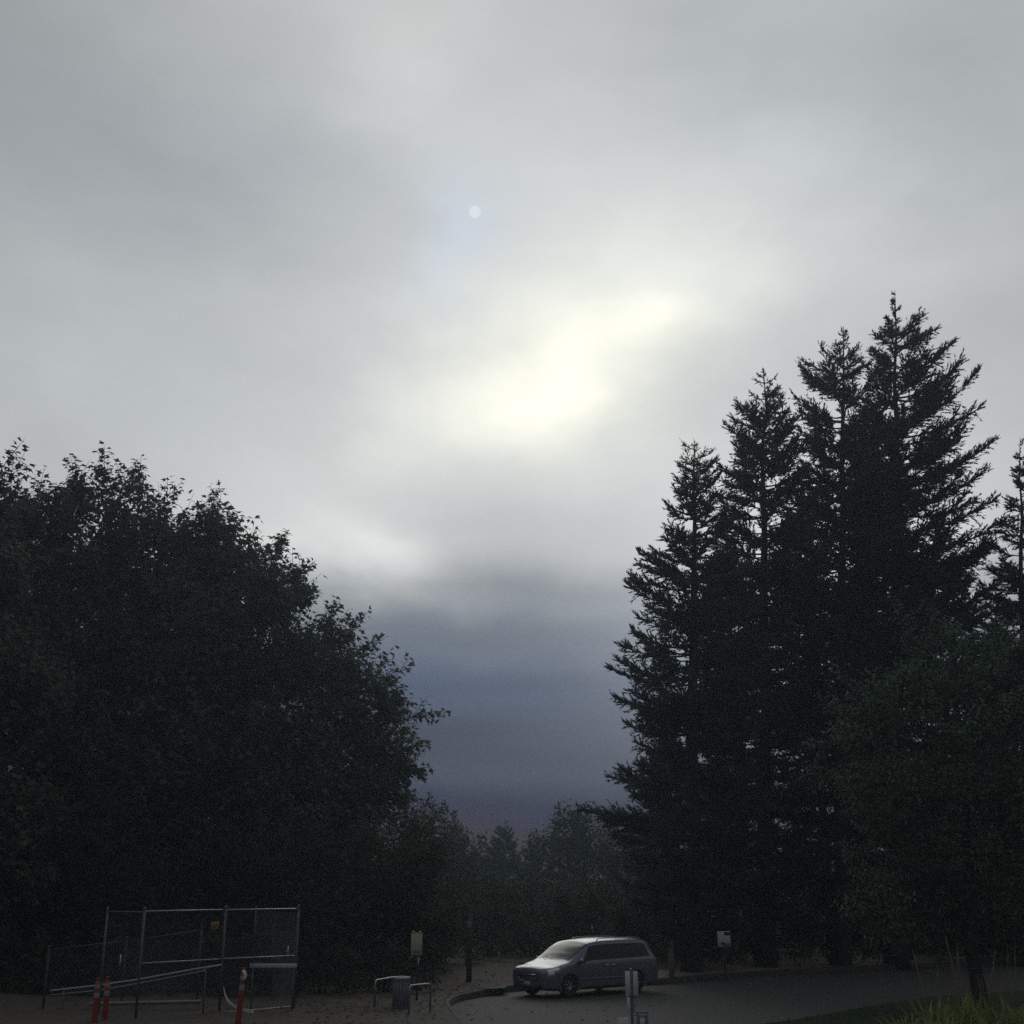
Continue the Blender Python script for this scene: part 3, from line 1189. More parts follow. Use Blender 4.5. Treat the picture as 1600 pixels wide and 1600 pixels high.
root = thing('inner_fence', 'low inner fence with sloping top rail inside the chain link enclosure', 'fence', g1)
fence_run(root, local([g1, g2, g3], g1), [zat(312, 1452, 31.5), zat(197, 1468, 31), zat(77, 1482, 30.4)], 0, 'galvdark', bottom=False, r=.03, rr=.018, postmat='galvdark')
root = thing('handrail', 'pale double handrail sloping down to the left inside the fence', 'handrail', g1)
mbx = MB()
y0 = 30.3
pts = [P(346, 1507.5, y0), P(300, 1515, y0), P(216, 1530.5, y0 - .2), P(150, 1540, y0 - .4), P(78, 1548, y0 - .5)]
mbx.tube([p - g1 for p in pts], .019, 6)
mbx.build('upper_rail', 'whitetube', root, True)
mbx = MB()
pts = [P(322, 1516, y0), P(316, 1517.5, y0), P(216, 1537, y0 - .2), P(150, 1548, y0 - .4), P(78, 1555, y0 - .5)]
mbx.tube([p - g1 for p in pts], .016, 6)
mbx.build('lower_rail', 'galv', root, True)
for px, py in ((322, 1511), (216, 1530.5), (100, 1546)):
    mbx = MB()
    p = P(px, py, y0 - .02)
    mbx.tube([p - g1, Vector((p.x, p.y, ZP - .05)) - g1], .018, 6)
    mbx.build('post', 'galvdull', root, True)
# low wall of the ramp
w1, w2 = P(313, 1557, 31.2), P(140, 1580, 30.6)
wm = MB()
c = (w1 + w2) / 2
L_ = (w1 - w2)
hh = (w1.z + w2.z) / 2 - ZP
ang = math.atan2(L_.y, L_.x)
wall = thing('ramp_wall', 'low concrete wall behind the fence under the sloping handrails', 'wall', (c.x, c.y, ZP), ang)
wm.box((0, 0, hh / 2 - .02), (Vector((L_.x, L_.y)).length, .2, hh + .04), None, .015)
wm.build('wall_body', 'concrete', wall)
wm = MB()
wm.box((0, 0, hh + .03), (Vector((L_.x, L_.y)).length + .06, .26, .05), None, .01)
wm.build('coping', 'concrete', wall)


# orange delineators
def delineator(px, Y, top_py, label, lean=0.0, parts=True):
    b_ = Vector((P(px, 1560, Y).x, Y, ZP))
    h = zat(px, top_py, Y)
    root = thing('delineator_post', label, 'traffic post', b_, 0, 'orange delineator posts by the fence')
    root.rotation_euler = (0, lean, 0)
    MB().lathe([(.001, .055), (.06, .055), (.07, .05), (.19, .03), (.20, .0), (.20, -.01)], (0, 0, 0), 12).build('rubber_base', 'rubber', root)
    MB().lathe([(.066, .05), (.063, h * .3), (.055, h * .7), (.05, h * .93), (.03, h * .95), (.026, h * .97), (.04, h * .99), (.035, h + .01), (.001, h + .02)], (0, 0, 0), 12).build('tube', 'orange', root, True)
    for z0, z1 in ((.62, .72), (.80, .88)):
        r0 = .0605
        MB().lathe([(r0 - .003, h * z0), (r0, h * z0 + .004), (r0 - .003, h * z1)], (0, 0, 0), 12).build('reflective_band', 'reflect', root, True)


delineator(374, 28.3, 1513, 'orange post in front of the fence with white tape hanging from its top', .05)
delineator(151, 27.9, 1529, 'leftmost of the two orange posts in the dark left end of the fence', -.01)
delineator(167, 28.4, 1527, 'second orange post from the left beside the leftmost orange post', -.02)
# barrier tape from the fence post to the delineator
tb = MB()
pts = [P(349, 1541, 28.9), P(351, 1552, 28.9), P(355, 1562, 28.8), P(362, 1569, 28.7), P(370, 1574, 28.6), P(383, 1578, 28.6), P(396, 1581, 28.7)]
i0 = 0
for i, p in enumerate(pts):
    w = .035
    tb.v += [tuple(p + Vector((.01 * math.sin(i), 0, w))), tuple(p + Vector((-.01 * math.sin(i), .012, -w)))]
    if i:
        tb.q.append((2 * i - 2, 2 * i - 1, 2 * i + 1, 2 * i))
tape = tb.build('barrier_tape', 'tape')
tag(tape, 'loose white tape drooping from the middle fence post to the ground', 'tape')
tb = MB()
pts = [P(380, 1516, 28.15), P(382.5, 1520, 28.1), P(384, 1525, 28.1), P(381.5, 1530, 28.1)]
for i, p in enumerate(pts):
    tb.v += [tuple(p + Vector((-.03, 0, 0))), tuple(p + Vector((.03, .01, .01)))]
    if i:
        tb.q.append((2 * i - 2, 2 * i - 1, 2 * i + 1, 2 * i))
tape = tb.build('barrier_tape', 'tape')
tag(tape, 'short end of white tape tied at the top of the orange post', 'tape')
# barricade board behind the fence
bo = Vector((P(427, 1509, 31.6).x, 31.6, ZP))
root = thing('barricade', 'pale blue grey barricade board on legs behind the right fence panel', 'barricade', bo, R(-4))
zb = zat(427, 1509, 31.6)
MB().box((0, 0, zb), (1.15, .03, .10), None, .008).build('board', 'board', root)
for sx in (-.5, .5):
    MB().box((sx, .03, zb / 2 + .02), (.04, .028, zb + .04), None, .004).build('leg', 'galvdull', root)
# amber sign on the fence
p = P(334, 1446, f_m.y + .12)
sg = thing('fence_sign', 'small amber sign high on the front fence left of the middle post', 'sign', p, math.atan2((f_m - f_l).y, (f_m - f_l).x))
MB().box((0, -.04, 0), (.25, .006, .16), None, .002).build('sign_plate', 'orangesign', sg)
for z_, w_ in ((.035, .16), (0, .19), (-.035, .13)):
    MB().box((0, -.0445, z_), (w_, .002, .014)).build('print', 'print', sg)
# pale strips added on the mesh to paint the glint of rods
for px, py, hh_, lb_ in ((450, 1485, .2, 'painted glint of a rod on the right fence panel near the corner post'), (188, 1500, .22, 'painted glint of a rod on the dim fence left of the bright corner')):
    p = P(px, py, 30.2 if px > 300 else 28.4)
    o = MB().box((0, 0, 0), (.022, .006, hh_)).build('glint_strip', 'tape')
    o.location = p
    tag(o, lb_, 'strip')

# ------------------------------------------------------------------ bin, bike racks, posts and signs
bp_ = G(626.5, 1575, ZP)
sc_ = K(626, 1555, bp_.y)
rb, hb = 13.5 * sc_, 46 * sc_
root = thing('litter_bin', 'grey ribbed cylindrical litter bin with pale rim between the two hoops', 'litter bin', bp_)
mbx = MB()
prof = [(.001, 0), (rb * .86, 0), (rb * .88, .02)]
for k in range(12):
    z = .05 + (hb - .16) * k / 11
    prof += [(rb * (.88 + .06 * k / 11), z), (rb * (.90 + .06 * k / 11), z + .012)]
prof += [(rb * .95, hb - .09)]
mbx.lathe(prof, (0, 0, 0), 28)
mbx.build('drum', 'bin', root)
for j in range(16):
    th = j / 16 * 6.283
    MB().box((math.cos(th) * rb * .955, math.sin(th) * rb * .955, hb * .47), (.012, .03, hb * .82), Matrix.Rotation(th, 3, 'Z')).build('slat', 'bin', root)
MB().lathe([(rb * .95, hb - .09), (rb * 1.02, hb - .085), (rb * 1.04, hb - .03), (rb * 1.0, hb - .005), (rb * .9, hb), (rb * .82, hb - .01), (rb * .80, hb - .12)], (0, 0, 0), 28).build('rim', 'binlid', root, True)
MB().lathe([(rb * .80, hb - .10), (rb * .3, hb - .16), (.001, hb - .16)], (0, 0, 0), 28).build('liner', 'rubber', root, True)


def hoop(pa, pb, label):
    a, b_ = pa, pb
    h = .64
    root = thing('bike_rack', label, 'bike rack', a, 0, 'bicycle hoops beside the bin')
    d = (b_ - a)
    dn = d.normalized()
    mbx = MB()
    r_ = .09
    pts = [Vector((0, 0, -.08)), Vector((0, 0, h - r_))]
    for k in range(1, 5):
        t = k / 4 * math.pi / 2
        pts.append(Vector((0, 0, h - r_)) + dn * (r_ - r_ * math.cos(t)) + Vector((0, 0, r_ * math.sin(t))))
    for k in range(0, 5):
        t = k / 4 * math.pi / 2
        pts.append(d + Vector((0, 0, h - r_)) - dn * (r_ - r_ * math.sin(t)) + Vector((0, 0, r_ * math.cos(t))))
    pts.append(d + Vector((0, 0, -.08)))
    mbx.tube(pts, .026, 8)
    mbx.build('hoop_tube', 'galv', root, True)
    for q_ in (Vector((0, 0, 0)), d):
        MB().lathe([(.06, 0), (.06, .012), (.03, .02)], q_, 10).build('foot_flange', 'galvdull', root)


hoop(G(585, 1575, ZP), G(616, 1568, ZP), 'bent steel bicycle hoop on the left side of the litter bin')
hoop(G(638.5, 1586, ZP), G(672, 1582, ZP), 'bent steel bicycle hoop on the right side of the litter bin')


def sign_post(px, base_py, label, z=ZP, Y=None):
    b_ = G(px, base_py, z) if Y is None else Vector((P(px, base_py, Y).x, Y, z))
    return thing('sign_post', label, 'sign', b_), b_


root, b_ = sign_post(651, 1563, 'cream notice sign on a slim post behind the litter bin')
k_ = K(648, 1475, b_.y)
zc = P(648, 1475, b_.y).z - b_.z
mbx = MB()
mbx.tube([Vector((0, 0, -.1)), Vector((0, 0, zc + 16 * k_))], .03, 8)
mbx.build('post', 'darksteel', root, True)
w_, h_ = 17.5 * k_, 33 * k_
MB().box((-.03, -.045, zc), (w_, .012, h_), None, .004).build('sign_plate', 'cream', root)
MB().box((-.03, -.054, zc - h_ * .32), (w_ * .55, .004, h_ * .12)).build('print', 'bin', root)
for sx in (-1, 1):
    MB().lathe([(.03, -.01), (.035, .02), (.03, .05), (.001, .06)], (-.03 + sx * w_ * .30, -.045, zc + h_ / 2), 8).build('finial', 'cream', root, True)
MB().box((.03, -.04, zc - h_ / 2 - 12 * k_), (2.6 * k_, .01, 17 * k_)).build('side_strip', 'galv', root)

root = thing('wooden_pole', 'dark wooden pole with a small pale tag, left of the van', 'pole', G(732.5, 1534, ZP))
b_ = root.location.copy()
k_ = K(732, 1490, b_.y)
mbx = MB()
mbx.tube([Vector((0, 0, -.2)), Vector((0, 0, 1.2)), Vector((.02, 0, P(733, 1428, b_.y).z - b_.z))], [4.6 * k_, 4.2 * k_, 3.9 * k_], 9)
mbx.build('pole_shaft', 'darkwood', root, True)
zc = P(733, 1445, b_.y).z - b_.z
MB().box((.01, -4.4 * k_, zc), (7 * k_, .01, 11 * k_), None, .003).build('tag_plate', 'greysign', root)

b_ = G(1050, 1526, KERB_H + .01)
root = thing('bollard', 'weathered wooden bollard on the verge behind the rear of the van', 'bollard', b_)
k_ = K(1050, 1500, b_.y)
h_ = 51 * k_
MB().lathe([(4.6 * k_, -.1), (4.3 * k_, h_ * .8), (3.4 * k_, h_ * .83), (3.4 * k_, h_ * .88), (4.4 * k_, h_ * .90), (4.2 * k_, h_ * .97), (2.5 * k_, h_), (.001, h_)], (0, 0, 0), 10).build('bollard_shaft', 'wood', root, True)

# white sign under the firs
Yw = 45.5
b_ = Vector((P(1131, 1470, Yw).x, Yw, .16))
root = thing('notice_sign', 'white square notice sign under the tall firs right of the van', 'sign', b_)
k_ = K(1131, 1467, Yw)
zc = P(1131, 1467, Yw).z - b_.z
MB().box((0, 0, zc / 2), (.05, .05, zc + .3), None, .006).build('post', 'darkwood', root)
w_, h_ = 20 * k_, 23 * k_
MB().box((0, -.04, zc), (w_, .02, h_), None, .004).build('sign_plate', 'whitesign', root)
MB().box((w_ * .26, -.053, zc + h_ * .34), (w_ * .45, .004, h_ * .22)).build('print', 'print', root)
MB().box((-w_ * .12, -.053, zc - h_ * .30), (w_ * .25, .004, h_ * .16)).build('print', 'print', root)
MB().box((w_ * .22, -.053, zc - h_ * .36), (w_ * .5, .004, h_ * .22)).build('print', 'greysign', root)

# near sign post in front of the van
Yn = 24.0
b_ = Vector((P(987, 1560, Yn).x, Yn, 0.0))
root = thing('parking_sign', 'near steel sign post with white plates on both sides in front of the van', 'sign', b_)
k_ = K(987, 1540, Yn)
ztop = P(987, 1515.5, Yn).z
mbx = MB()
mbx.box((0, 0, ztop / 2 - .1), (.045, .05, ztop + .2), None, .006)
mbx.build('post', 'galvdull', root)
MB().lathe([(.022, 0), (.026, .012), (.015, .03), (.001, .035)], (0, 0, ztop), 8).build('post_cap', 'galv', root, True)
zc = P(987, 1536.5, Yn).z
for px0, px1 in ((977.3, 985), (989.6, 997)):
    xm = (px0 + px1) / 2
    MB().box(((xm - 987) * k_, -.028, zc), ((px1 - px0) * k_, .008, 36 * k_), None, .003).build('sign_plate', 'whitesign', root)
MB().box((-.0, -.034, zc - 18.6 * k_), (11 * k_, .018, .02), None, .003).build('bracket', 'darksteel', root)
zc = P(987, 1569, Yn).z
MB().box((-5.2 * k_, -.028, zc), (4.4 * k_, .008, 24 * k_), None, .003).build('sign_plate', 'whitesign', root)
MB().box((3.6 * k_, -.028, zc), (1.6 * k_, .008, 24 * k_), None, .002).build('sign_plate', 'greysign', root)
b_ = Vector((P(974, 1600, 23.2).x, 23.2, 0.0))
root = thing('stake_sign', 'small white placard low beside the near sign post at the bottom edge', 'sign', b_)
z1 = P(974, 1591, 23.2).z
MB().box((0, .012, z1 / 2 - .05), (.035, .02, z1 + .0), None, .003).build('stake', 'wood', root)
MB().box((0, -.004, z1 - .11), (17 * k_, .01, .24), Matrix.Rotation(R(-3), 3, 'Y'), .003).build('placard', 'whitesign', root)
b_ = Vector((P(1004, 1600, 23.6).x, 23.6, 0.0))
root = thing('framed_notice', 'grey framed notice low to the right of the near sign post', 'sign', b_)
z1 = P(1004, 1580.5, 23.6).z
w_, h_ = 18 * k_, .34
for dx in (-w_ / 2 + .015, w_ / 2 - .015):
    MB().box((dx, 0, z1 / 2), (.03, .03, z1), None, .003).build('leg', 'greysign', root)
MB().box((0, 0, z1 - .015), (w_ + .01, .034, .03), None, .003).build('frame_rail', 'greysign', root)
MB().box((0, -.002, z1 - h_ / 2 - .03), (w_ - .06, .014, h_ - .05)).build('notice_panel', 'bin', root)
MB().box((0, -.012, z1 - h_ / 2 - .02), (w_ * .45, .004, h_ * .5)).build('notice_sheet', 'board', root)


# ------------------------------------------------------------------ the minivan
def cubic(xs, ys, x):
    """C1 cubic through the points with limited slopes"""
    xs, ys = np.asarray(xs, float), np.asarray(ys, float)
    h = np.diff(xs)
    dl = np.diff(ys) / h
    m = np.zeros_like(ys)
    for i in range(1, len(xs) - 1):
        if dl[i - 1] * dl[i] > 0:
            w1_, w2_ = 2 * h[i] + h[i - 1], h[i] + 2 * h[i - 1]
            m[i] = (w1_ + w2_) / (w1_ / dl[i - 1] + w2_ / dl[i])
    m[0], m[-1] = dl[0], dl[-1]
    i = np.clip(np.searchsorted(xs, x) - 1, 0, len(xs) - 2)
    t = (x - xs[i]) / h[i]
    return ((1 + 2 * t) * (1 - t) ** 2 * ys[i] + t * (1 - t) ** 2 * h[i] * m[i] + t * t * (3 - 2 * t) * ys[i + 1] + t * t * (t - 1) * h[i] * m[i + 1])


def minivan(loc, heading, scale):
    LOW = [(0, .22), (.82, .22), (.965, .28), (.98, .50)]
    ST = [
        (0.00, [(0, .36), (.40, .36), (.55, .40), (.63, .50), (.65, .60), (.63, .72), (.52, .79), (.30, .808), (0, .815)]),
        (0.06, [(0, .27), (.55, .27), (.72, .31), (.78, .48), (.79, .62), (.765, .775), (.63, .85), (.35, .875), (0, .885)]),
        (0.20, [(0, .24), (.68, .24), (.84, .28), (.89, .48), (.90, .65), (.87, .815), (.74, .90), (.42, .932), (0, .945)]),
        (0.42, [(0, .22), (.78, .22), (.93, .28), (.96, .50), (.96, .69), (.925, .845), (.80, .925), (.45, .965), (0, .98)]),
        (0.75, [(0, .22), (.80, .22), (.955, .28), (.978, .50), (.978, .73), (.95, .915), (.84, 1.0), (.47, 1.045), (0, 1.065)]),
        (0.98, LOW[:] + [(.98, .77), (.955, .975), (.86, 1.05), (.50, 1.105), (0, 1.13)]),
        (1.32, LOW[:] + [(.982, .79), (.958, 1.0), (.85, 1.20), (.62, 1.285), (0, 1.33)]),
        (1.74, LOW[:] + [(.982, .80), (.958, 1.02), (.80, 1.42), (.66, 1.525), (0, 1.575)]),
        (2.02, LOW[:] + [(.982, .80), (.958, 1.03), (.775, 1.52), (.65, 1.625), (0, 1.68)]),
        (3.00, LOW[:] + [(.982, .81), (.958, 1.045), (.755, 1.575), (.64, 1.68), (0, 1.735)]),
        (3.90, LOW[:] + [(.982, .82), (.952, 1.065), (.745, 1.575), (.63, 1.675), (0, 1.73)]),
        (4.55, LOW[:2] + [(.95, .28), (.968, .50), (.968, .84), (.935, 1.085), (.725, 1.545), (.62, 1.645), (0, 1.695)]),
        (4.82, [(0, .26), (.80, .26), (.92, .32), (.945, .52), (.945, .85), (.905, 1.09), (.705, 1.43), (.60, 1.53), (0, 1.585)]),
        (5.00, [(0, .30), (.74, .30), (.86, .36), (.905, .54), (.905, .85), (.86, 1.07), (.70, 1.20), (.55, 1.26), (0, 1.29)]),
        (5.10, [(0, .40), (.60, .40), (.74, .44), (.80, .56), (.80, .80), (.77, .93), (.64, .99), (.40, 1.02), (0, 1.03)]),
    ]
    sx = np.array([s[0] for s in ST])
    ctrl = np.array([s[1] for s in ST])        # station, v, (y z)
    xs = list(np.arange(0, 5.1, .045)) + list(np.arange(1.33, 2.0, .012)) + list(np.arange(4.5, 4.66, .012)) + [.02, .04, .08, 5.1, 5.08, 5.06]
    seams = [1.34, 2.72, 3.80]
    for s_ in seams:
        xs = [x for x in xs if abs(x - s_) > .02] + [s_ - .008, s_ + .008]
    xs = np.array(sorted(set(np.round(xs, 4))))
    vs = np.concatenate([np.linspace(k, k + 1, 19 if k == 5 else 7)[:-1] for k in range(8)] + [[8.0]])
    grid = np.zeros((len(xs), len(vs), 3))
    tmp = np.zeros((len(xs), 9, 2))
    for v in range(9):
        for c_ in range(2):
            tmp[:, v, c_] = cubic(sx, ctrl[:, v, c_], xs)
    for i in range(len(xs)):
        for c_ in range(2):
            # Catmull-Rom across the section
            pv = tmp[i, :, c_]
            for j, vv in enumerate(vs):
                k = min(int(vv), 7)
                t = vv - k
                p0, p1, p2, p3 = pv[max(k - 1, 0)], pv[k], pv[k + 1], pv[min(k + 2, 8)]
                if k == 7:
                    p3 = pv[7] if c_ == 1 else -pv[7]
                if k == 5 or k == 4:       # crisper belt line
                    tt = 0.25
                else:
                    tt = 0.5
                m1, m2 = (p2 - p0) * tt, (p3 - p1) * tt
                grid[i, j, c_ + 1] = (2 * t ** 3 - 3 * t * t + 1) * p1 + (t ** 3 - 2 * t * t + t) * m1 + (-2 * t ** 3 + 3 * t * t) * p2 + (t ** 3 - t * t) * m2
        grid[i, :, 0] = xs[i]
    nx, nv = len(xs), len(vs)
    XF, XR, ZW, RW, RA = .95, 3.95, .335, .335, .405

    parts = {}

    def classify(x, v, z):
        for xw in (XF, XR):
            if v > 1.6 and (x - xw) ** 2 + (z - ZW) ** 2 < RA ** 2 and v < 4.9:
                return None
        for s_ in seams:
            if abs(x - s_) < .009 and 2.4 < v < 5.05:
                return 'seam'
        if 5.15 < v < 5.95:
            lo = 1.36 + (v - 5) * .62
            if lo < x < 4.62 - (v - 5.5) * .18:
                if abs(x - 2.74) < .05 or abs(x - 3.80) < .05:
                    return 'pillar'
                return 'side_window'
        if v > 6.35 and 1.03 < x < 1.90:
            return 'windscreen'
        if v > 6.25 and 4.86 < x < 5.0:
            return 'rear_window'
        if .13 < x < .56 and 4.25 < v < 5.55 and v > 4.25 + (x - .13) * .9:
            return 'headlight'
        if 4.84 < x < 5.03 and 4.0 < v < 5.3:
            return 'tail_light'
        if x < .97 and v > 6.0 and x > .12:
            return 'hood'
        if 2.4 < v < 5.05:
            if 1.34 < x < 2.72:
                return 'front_door'
            if 2.72 < x < 3.80:
                return 'sliding_door'
        if v < 2.2:
            return 'sill'
        return 'body'
    for side in (1, -1):
        for i in range(nx - 1):
            for j in range(nv - 1):
                x = (xs[i] + xs[i + 1]) / 2
                v = (vs[j] + vs[j + 1]) / 2
                z = grid[i:i + 2, j:j + 2, 2].mean()
                cls = classify(x, v, z)
                if cls is None:
                    continue
                q = [grid[i, j], grid[i + 1, j], grid[i + 1, j + 1], grid[i, j + 1]]
                key = cls
                if cls in ('seam', 'pillar'):
                    key = cls + ('L' if side > 0 else 'R') + ('0' if x < 2.5 else '1' if x < 3.4 else '2')
                if cls in ('side_window', 'front_door', 'sliding_door', 'headlight', 'tail_light'):
                    key = cls + ('L' if side > 0 else 'R')
                    if cls == 'side_window':
                        key += '0' if x < 2.74 else '1' if x < 3.80 else '2'
                qq = [(p[0], p[1] * side, p[2]) for p in q]
                if side > 0:
                    qq = qq[::-1]
                parts.setdefault(key, []).append(qq)
    # caps at nose and tail
    for i, rev in ((0, False), (nx - 1, True)):
        for j in range(nv - 1):
            a, b2 = grid[i, j], grid[i, j + 1]
            q = [(a[0], a[1], a[2]), (b2[0], b2[1], b2[2]), (b2[0], -b2[1], b2[2]), (a[0], -a[1], a[2])]
            parts.setdefault('body', []).append(q if rev else q[::-1])
    root = thing('minivan', 'silver blue minivan parked on the turning loop facing left', 'van', loc, heading)
    root.scale = (scale,) * 3

    def flip(p):          # model x runs front to rear; local +x is forward
        return (2.55 - p[0], -p[1], p[2])
    mats = {'body': 'paint', 'hood': 'paint', 'front_door': 'paint', 'sliding_door': 'paint', 'sill': 'blacktrim', 'seam': 'blacktrim', 'pillar': 'blacktrim',
            'side_window': 'glass', 'rear_window': 'glass', 'windscreen': 'wshield', 'headlight': 'lamp', 'tail_light': 'tail'}
    made = {}
    for key, qs in parts.items():
        nm = key.rstrip('012').rstrip('LR') if key not in mats else key
        idx, v, f = {}, [], []
        for q in qs:
            g = []
            for p in q:
                kx = (round(p[0], 5), round(p[1], 5), round(p[2], 5))
                if kx not in idx:
                    idx[kx] = len(v)
                    v.append(flip(p))
                if idx[kx] not in g:
                    g.append(idx[kx])
            if len(g) >= 3:
                f.append(g)
        tr_ = [x for x in f if len(x) == 3]
        qd_ = [x for x in f if len(x) == 4]
        o = link_mesh({'sill': 'lower_sill', 'seam': 'door_seam', 'pillar': 'window_pillar'}.get(nm, nm), v, tr_, qd_, mats[nm], root, True)
        made[key] = o

    def add(name, mb_, mat, parent=None, smooth=False):
        mb_.v = [flip(p) for p in mb_.v]
        return mb_.build(name, mat, parent or root, smooth)
    # inner shell so one cannot look through the arches
    add('inner_shell', MB().box((2.55, 0, .62), (4.5, 1.5, .6)), 'blacktrim')
    axm = Matrix.Rotation(R(90), 3, 'X')
    for xw in (XF, XR):
        for sy in (1, -1):
            t_ = MB()
            n_ = 26
            for k in range(n_):
                th = math.pi * (k / (n_ - 1) * 1.25 - .125)
                for r_, yy in ((RA + .028, .978), (RA - .012, .992), (RA - .012, .80)):
                    t_.v.append((xw + r_ * math.cos(th), sy * yy, max(.2, ZW + r_ * math.sin(th))))
                if k:
                    a = (k - 1) * 3
                    t_.q += [(a, a + 1, a + 4, a + 3), (a + 1, a + 2, a + 5, a + 4)]
            add('wheel_arch', t_, 'paint', None, True)
            t_ = MB()
            c0 = (xw, sy * .86, ZW)
            t_.lathe([(.20, -.10), (.295, -.11), (RW - .01, -.08), (RW, -.03), (RW, .03), (RW - .01, .08), (.295, .11), (.20, .10)], c0, 28, axm)
            wh = add('wheel', t_, 'rubber', None, True)
            t_ = MB()
            yo = sy * .86 + sy * .085
            s_ = -sy
            t_.lathe([(.215, 0.02 * s_), (.225, -.012 * s_), (.205, -.016 * s_), (.19, .02 * s_)], (xw, yo, ZW), 28, axm)
            for k in range(7):
                th = k / 7 * 6.283
                dirv = Vector((math.cos(th), 0, math.sin(th)))
                t_.box(Vector((xw, yo - sy * .004, ZW)) + dirv * .115, (.19, .02, .042), Matrix.Rotation(-th, 3, 'Y'), .004)
            t_.lathe([(.001, -.014 * s_), (.045, -.012 * s_), (.06, .01 * s_)], (xw, yo, ZW), 14, axm)
            add('rim', t_, 'alloy', wh)
            add('brake_disc', MB().lathe([(.001, 0), (.20, 0)], (xw, sy * .90, ZW), 20, axm), 'blacktrim', wh)
    # grille: dark opening, chrome frame and bars, emblem-free
    t_ = MB()
    t_.box((.012, 0, .62), (.06, .94, .19), None, .02)
    gr = add('grille', t_, 'blacktrim')
    add('grille_bar', MB().box((-.028, 0, .70), (.03, .84, .034), None, .008), 'chrome', gr)
    add('grille_bar', MB().box((-.024, 0, .605), (.02, .84, .016), None, .005), 'alloy', gr)
    add('grille_bar', MB().box((-.020, 0, .565), (.02, .80, .012), None, .004), 'alloy', gr)
    add('grille_frame', MB().tube([(.02, -.47, .70), (-.012, -.44, .60), (-.02, -.34, .525), (-.026, 0, .515), (-.02, .34, .525), (-.012, .44, .60), (.02, .47, .70)], .013, 6), 'chrome', gr, True)
    add('lower_intake', MB().box((.02, 0, .345), (.12, 1.05, .10), None, .02), 'blacktrim')
    add('number_plate', MB().box((-.012, 0, .445), (.012, .31, .155), None, .003), 'plate')
    for sy in (1, -1):
        add('fog_lamp', MB().lathe([(.055, .01), (.06, -.012), (.045, -.02), (.001, -.022)], (.085, sy * .66, .37), 12, Matrix.Rotation(R(90), 3, 'Y')), 'lamp', None, True)
        hl = made['headlight' + ('L' if sy > 0 else 'R')]
        for dx, yy, zz, rr_ in ((.15, .74, .73, .052), (.27, .80, .75, .045)):
            add('reflector', MB().lathe([(rr_, -.012), (rr_ * .8, 0), (.001, .012)], (dx - .035, sy * (yy + .035), zz + .01), 12, Matrix.Rotation(R(90), 3, 'Y')), 'chrome', hl, True)
        add('turn_signal', MB().box((.40, sy * .945, .76), (.13, .03, .06), Matrix.Rotation(R(-8 * sy), 3, 'Z'), .012), 'amber')
        mr_ = add('wing_mirror', MB().box((1.38, sy * 1.06, 1.08), (.13, .20, .15), Matrix.Rotation(R(10 * sy), 3, 'Z'), .04), 'paint', None, True)
        add('mirror_glass', MB().box((1.452, sy * 1.065, 1.08), (.006, .16, .11), None, .002), 'glass', mr_)
        add('mirror_arm', MB().box((1.36, sy * .965, 1.045), (.07, .10, .05), None, .012), 'blacktrim', mr_)
        for xd in (2.58, 2.86):
            add('door_handle', MB().box((xd, sy * .990, .93), (.17, .03, .032), None, .008), 'chrome')
        add('side_moulding', MB().box((2.55, sy * .988, .545), (2.3, .02, .045), None, .006), 'paint')
        add('roof_rail', MB().tube([(2.45, sy * .60, 1.66), (2.55, sy * .60, 1.725), (3.0, sy * .60, 1.745), (4.1, sy * .59, 1.74), (4.45, sy * .585, 1.715), (4.55, sy * .58, 1.66)], .016, 6), 'alloy', None, True)
        add('wiper', MB().tube([(.97, sy * .15 + .2, 1.14), (1.10, sy * .35 - .1, 1.215)], .009, 5), 'blacktrim', None, True)
    add('rear_bumper', MB().box((5.07, 0, .48), (.12, 1.46, .20), None, .05), 'paint', None, True)
    return root


# ------------------------------------------------------------------ van placed on the road
vh, vs_ = R(180 + 40), .925
wf = G(889, 1559.5)                    # where its near front wheel stands
off = Vector((1.6 * math.cos(vh) - .9 * math.sin(vh), 1.6 * math.sin(vh) + .9 * math.cos(vh), 0)) * vs_
VAN = minivan((wf.x - off.x, wf.y - off.y, 0.0), vh, vs_)

# ------------------------------------------------------------------ trees
rngL = np.random.default_rng(77)
Gt = 'broadleaf trees massed on the left'


def sprig(tip, org, Y):
    return (tuple(P(tip[0], tip[1], Y)), tuple(P(org[0], org[1], Y + .3)))


def base_at(px, Y, z=.1):
    return (P(px, 1391 + 2.9 * FPX / Y * .96, Y).x, Y, z)


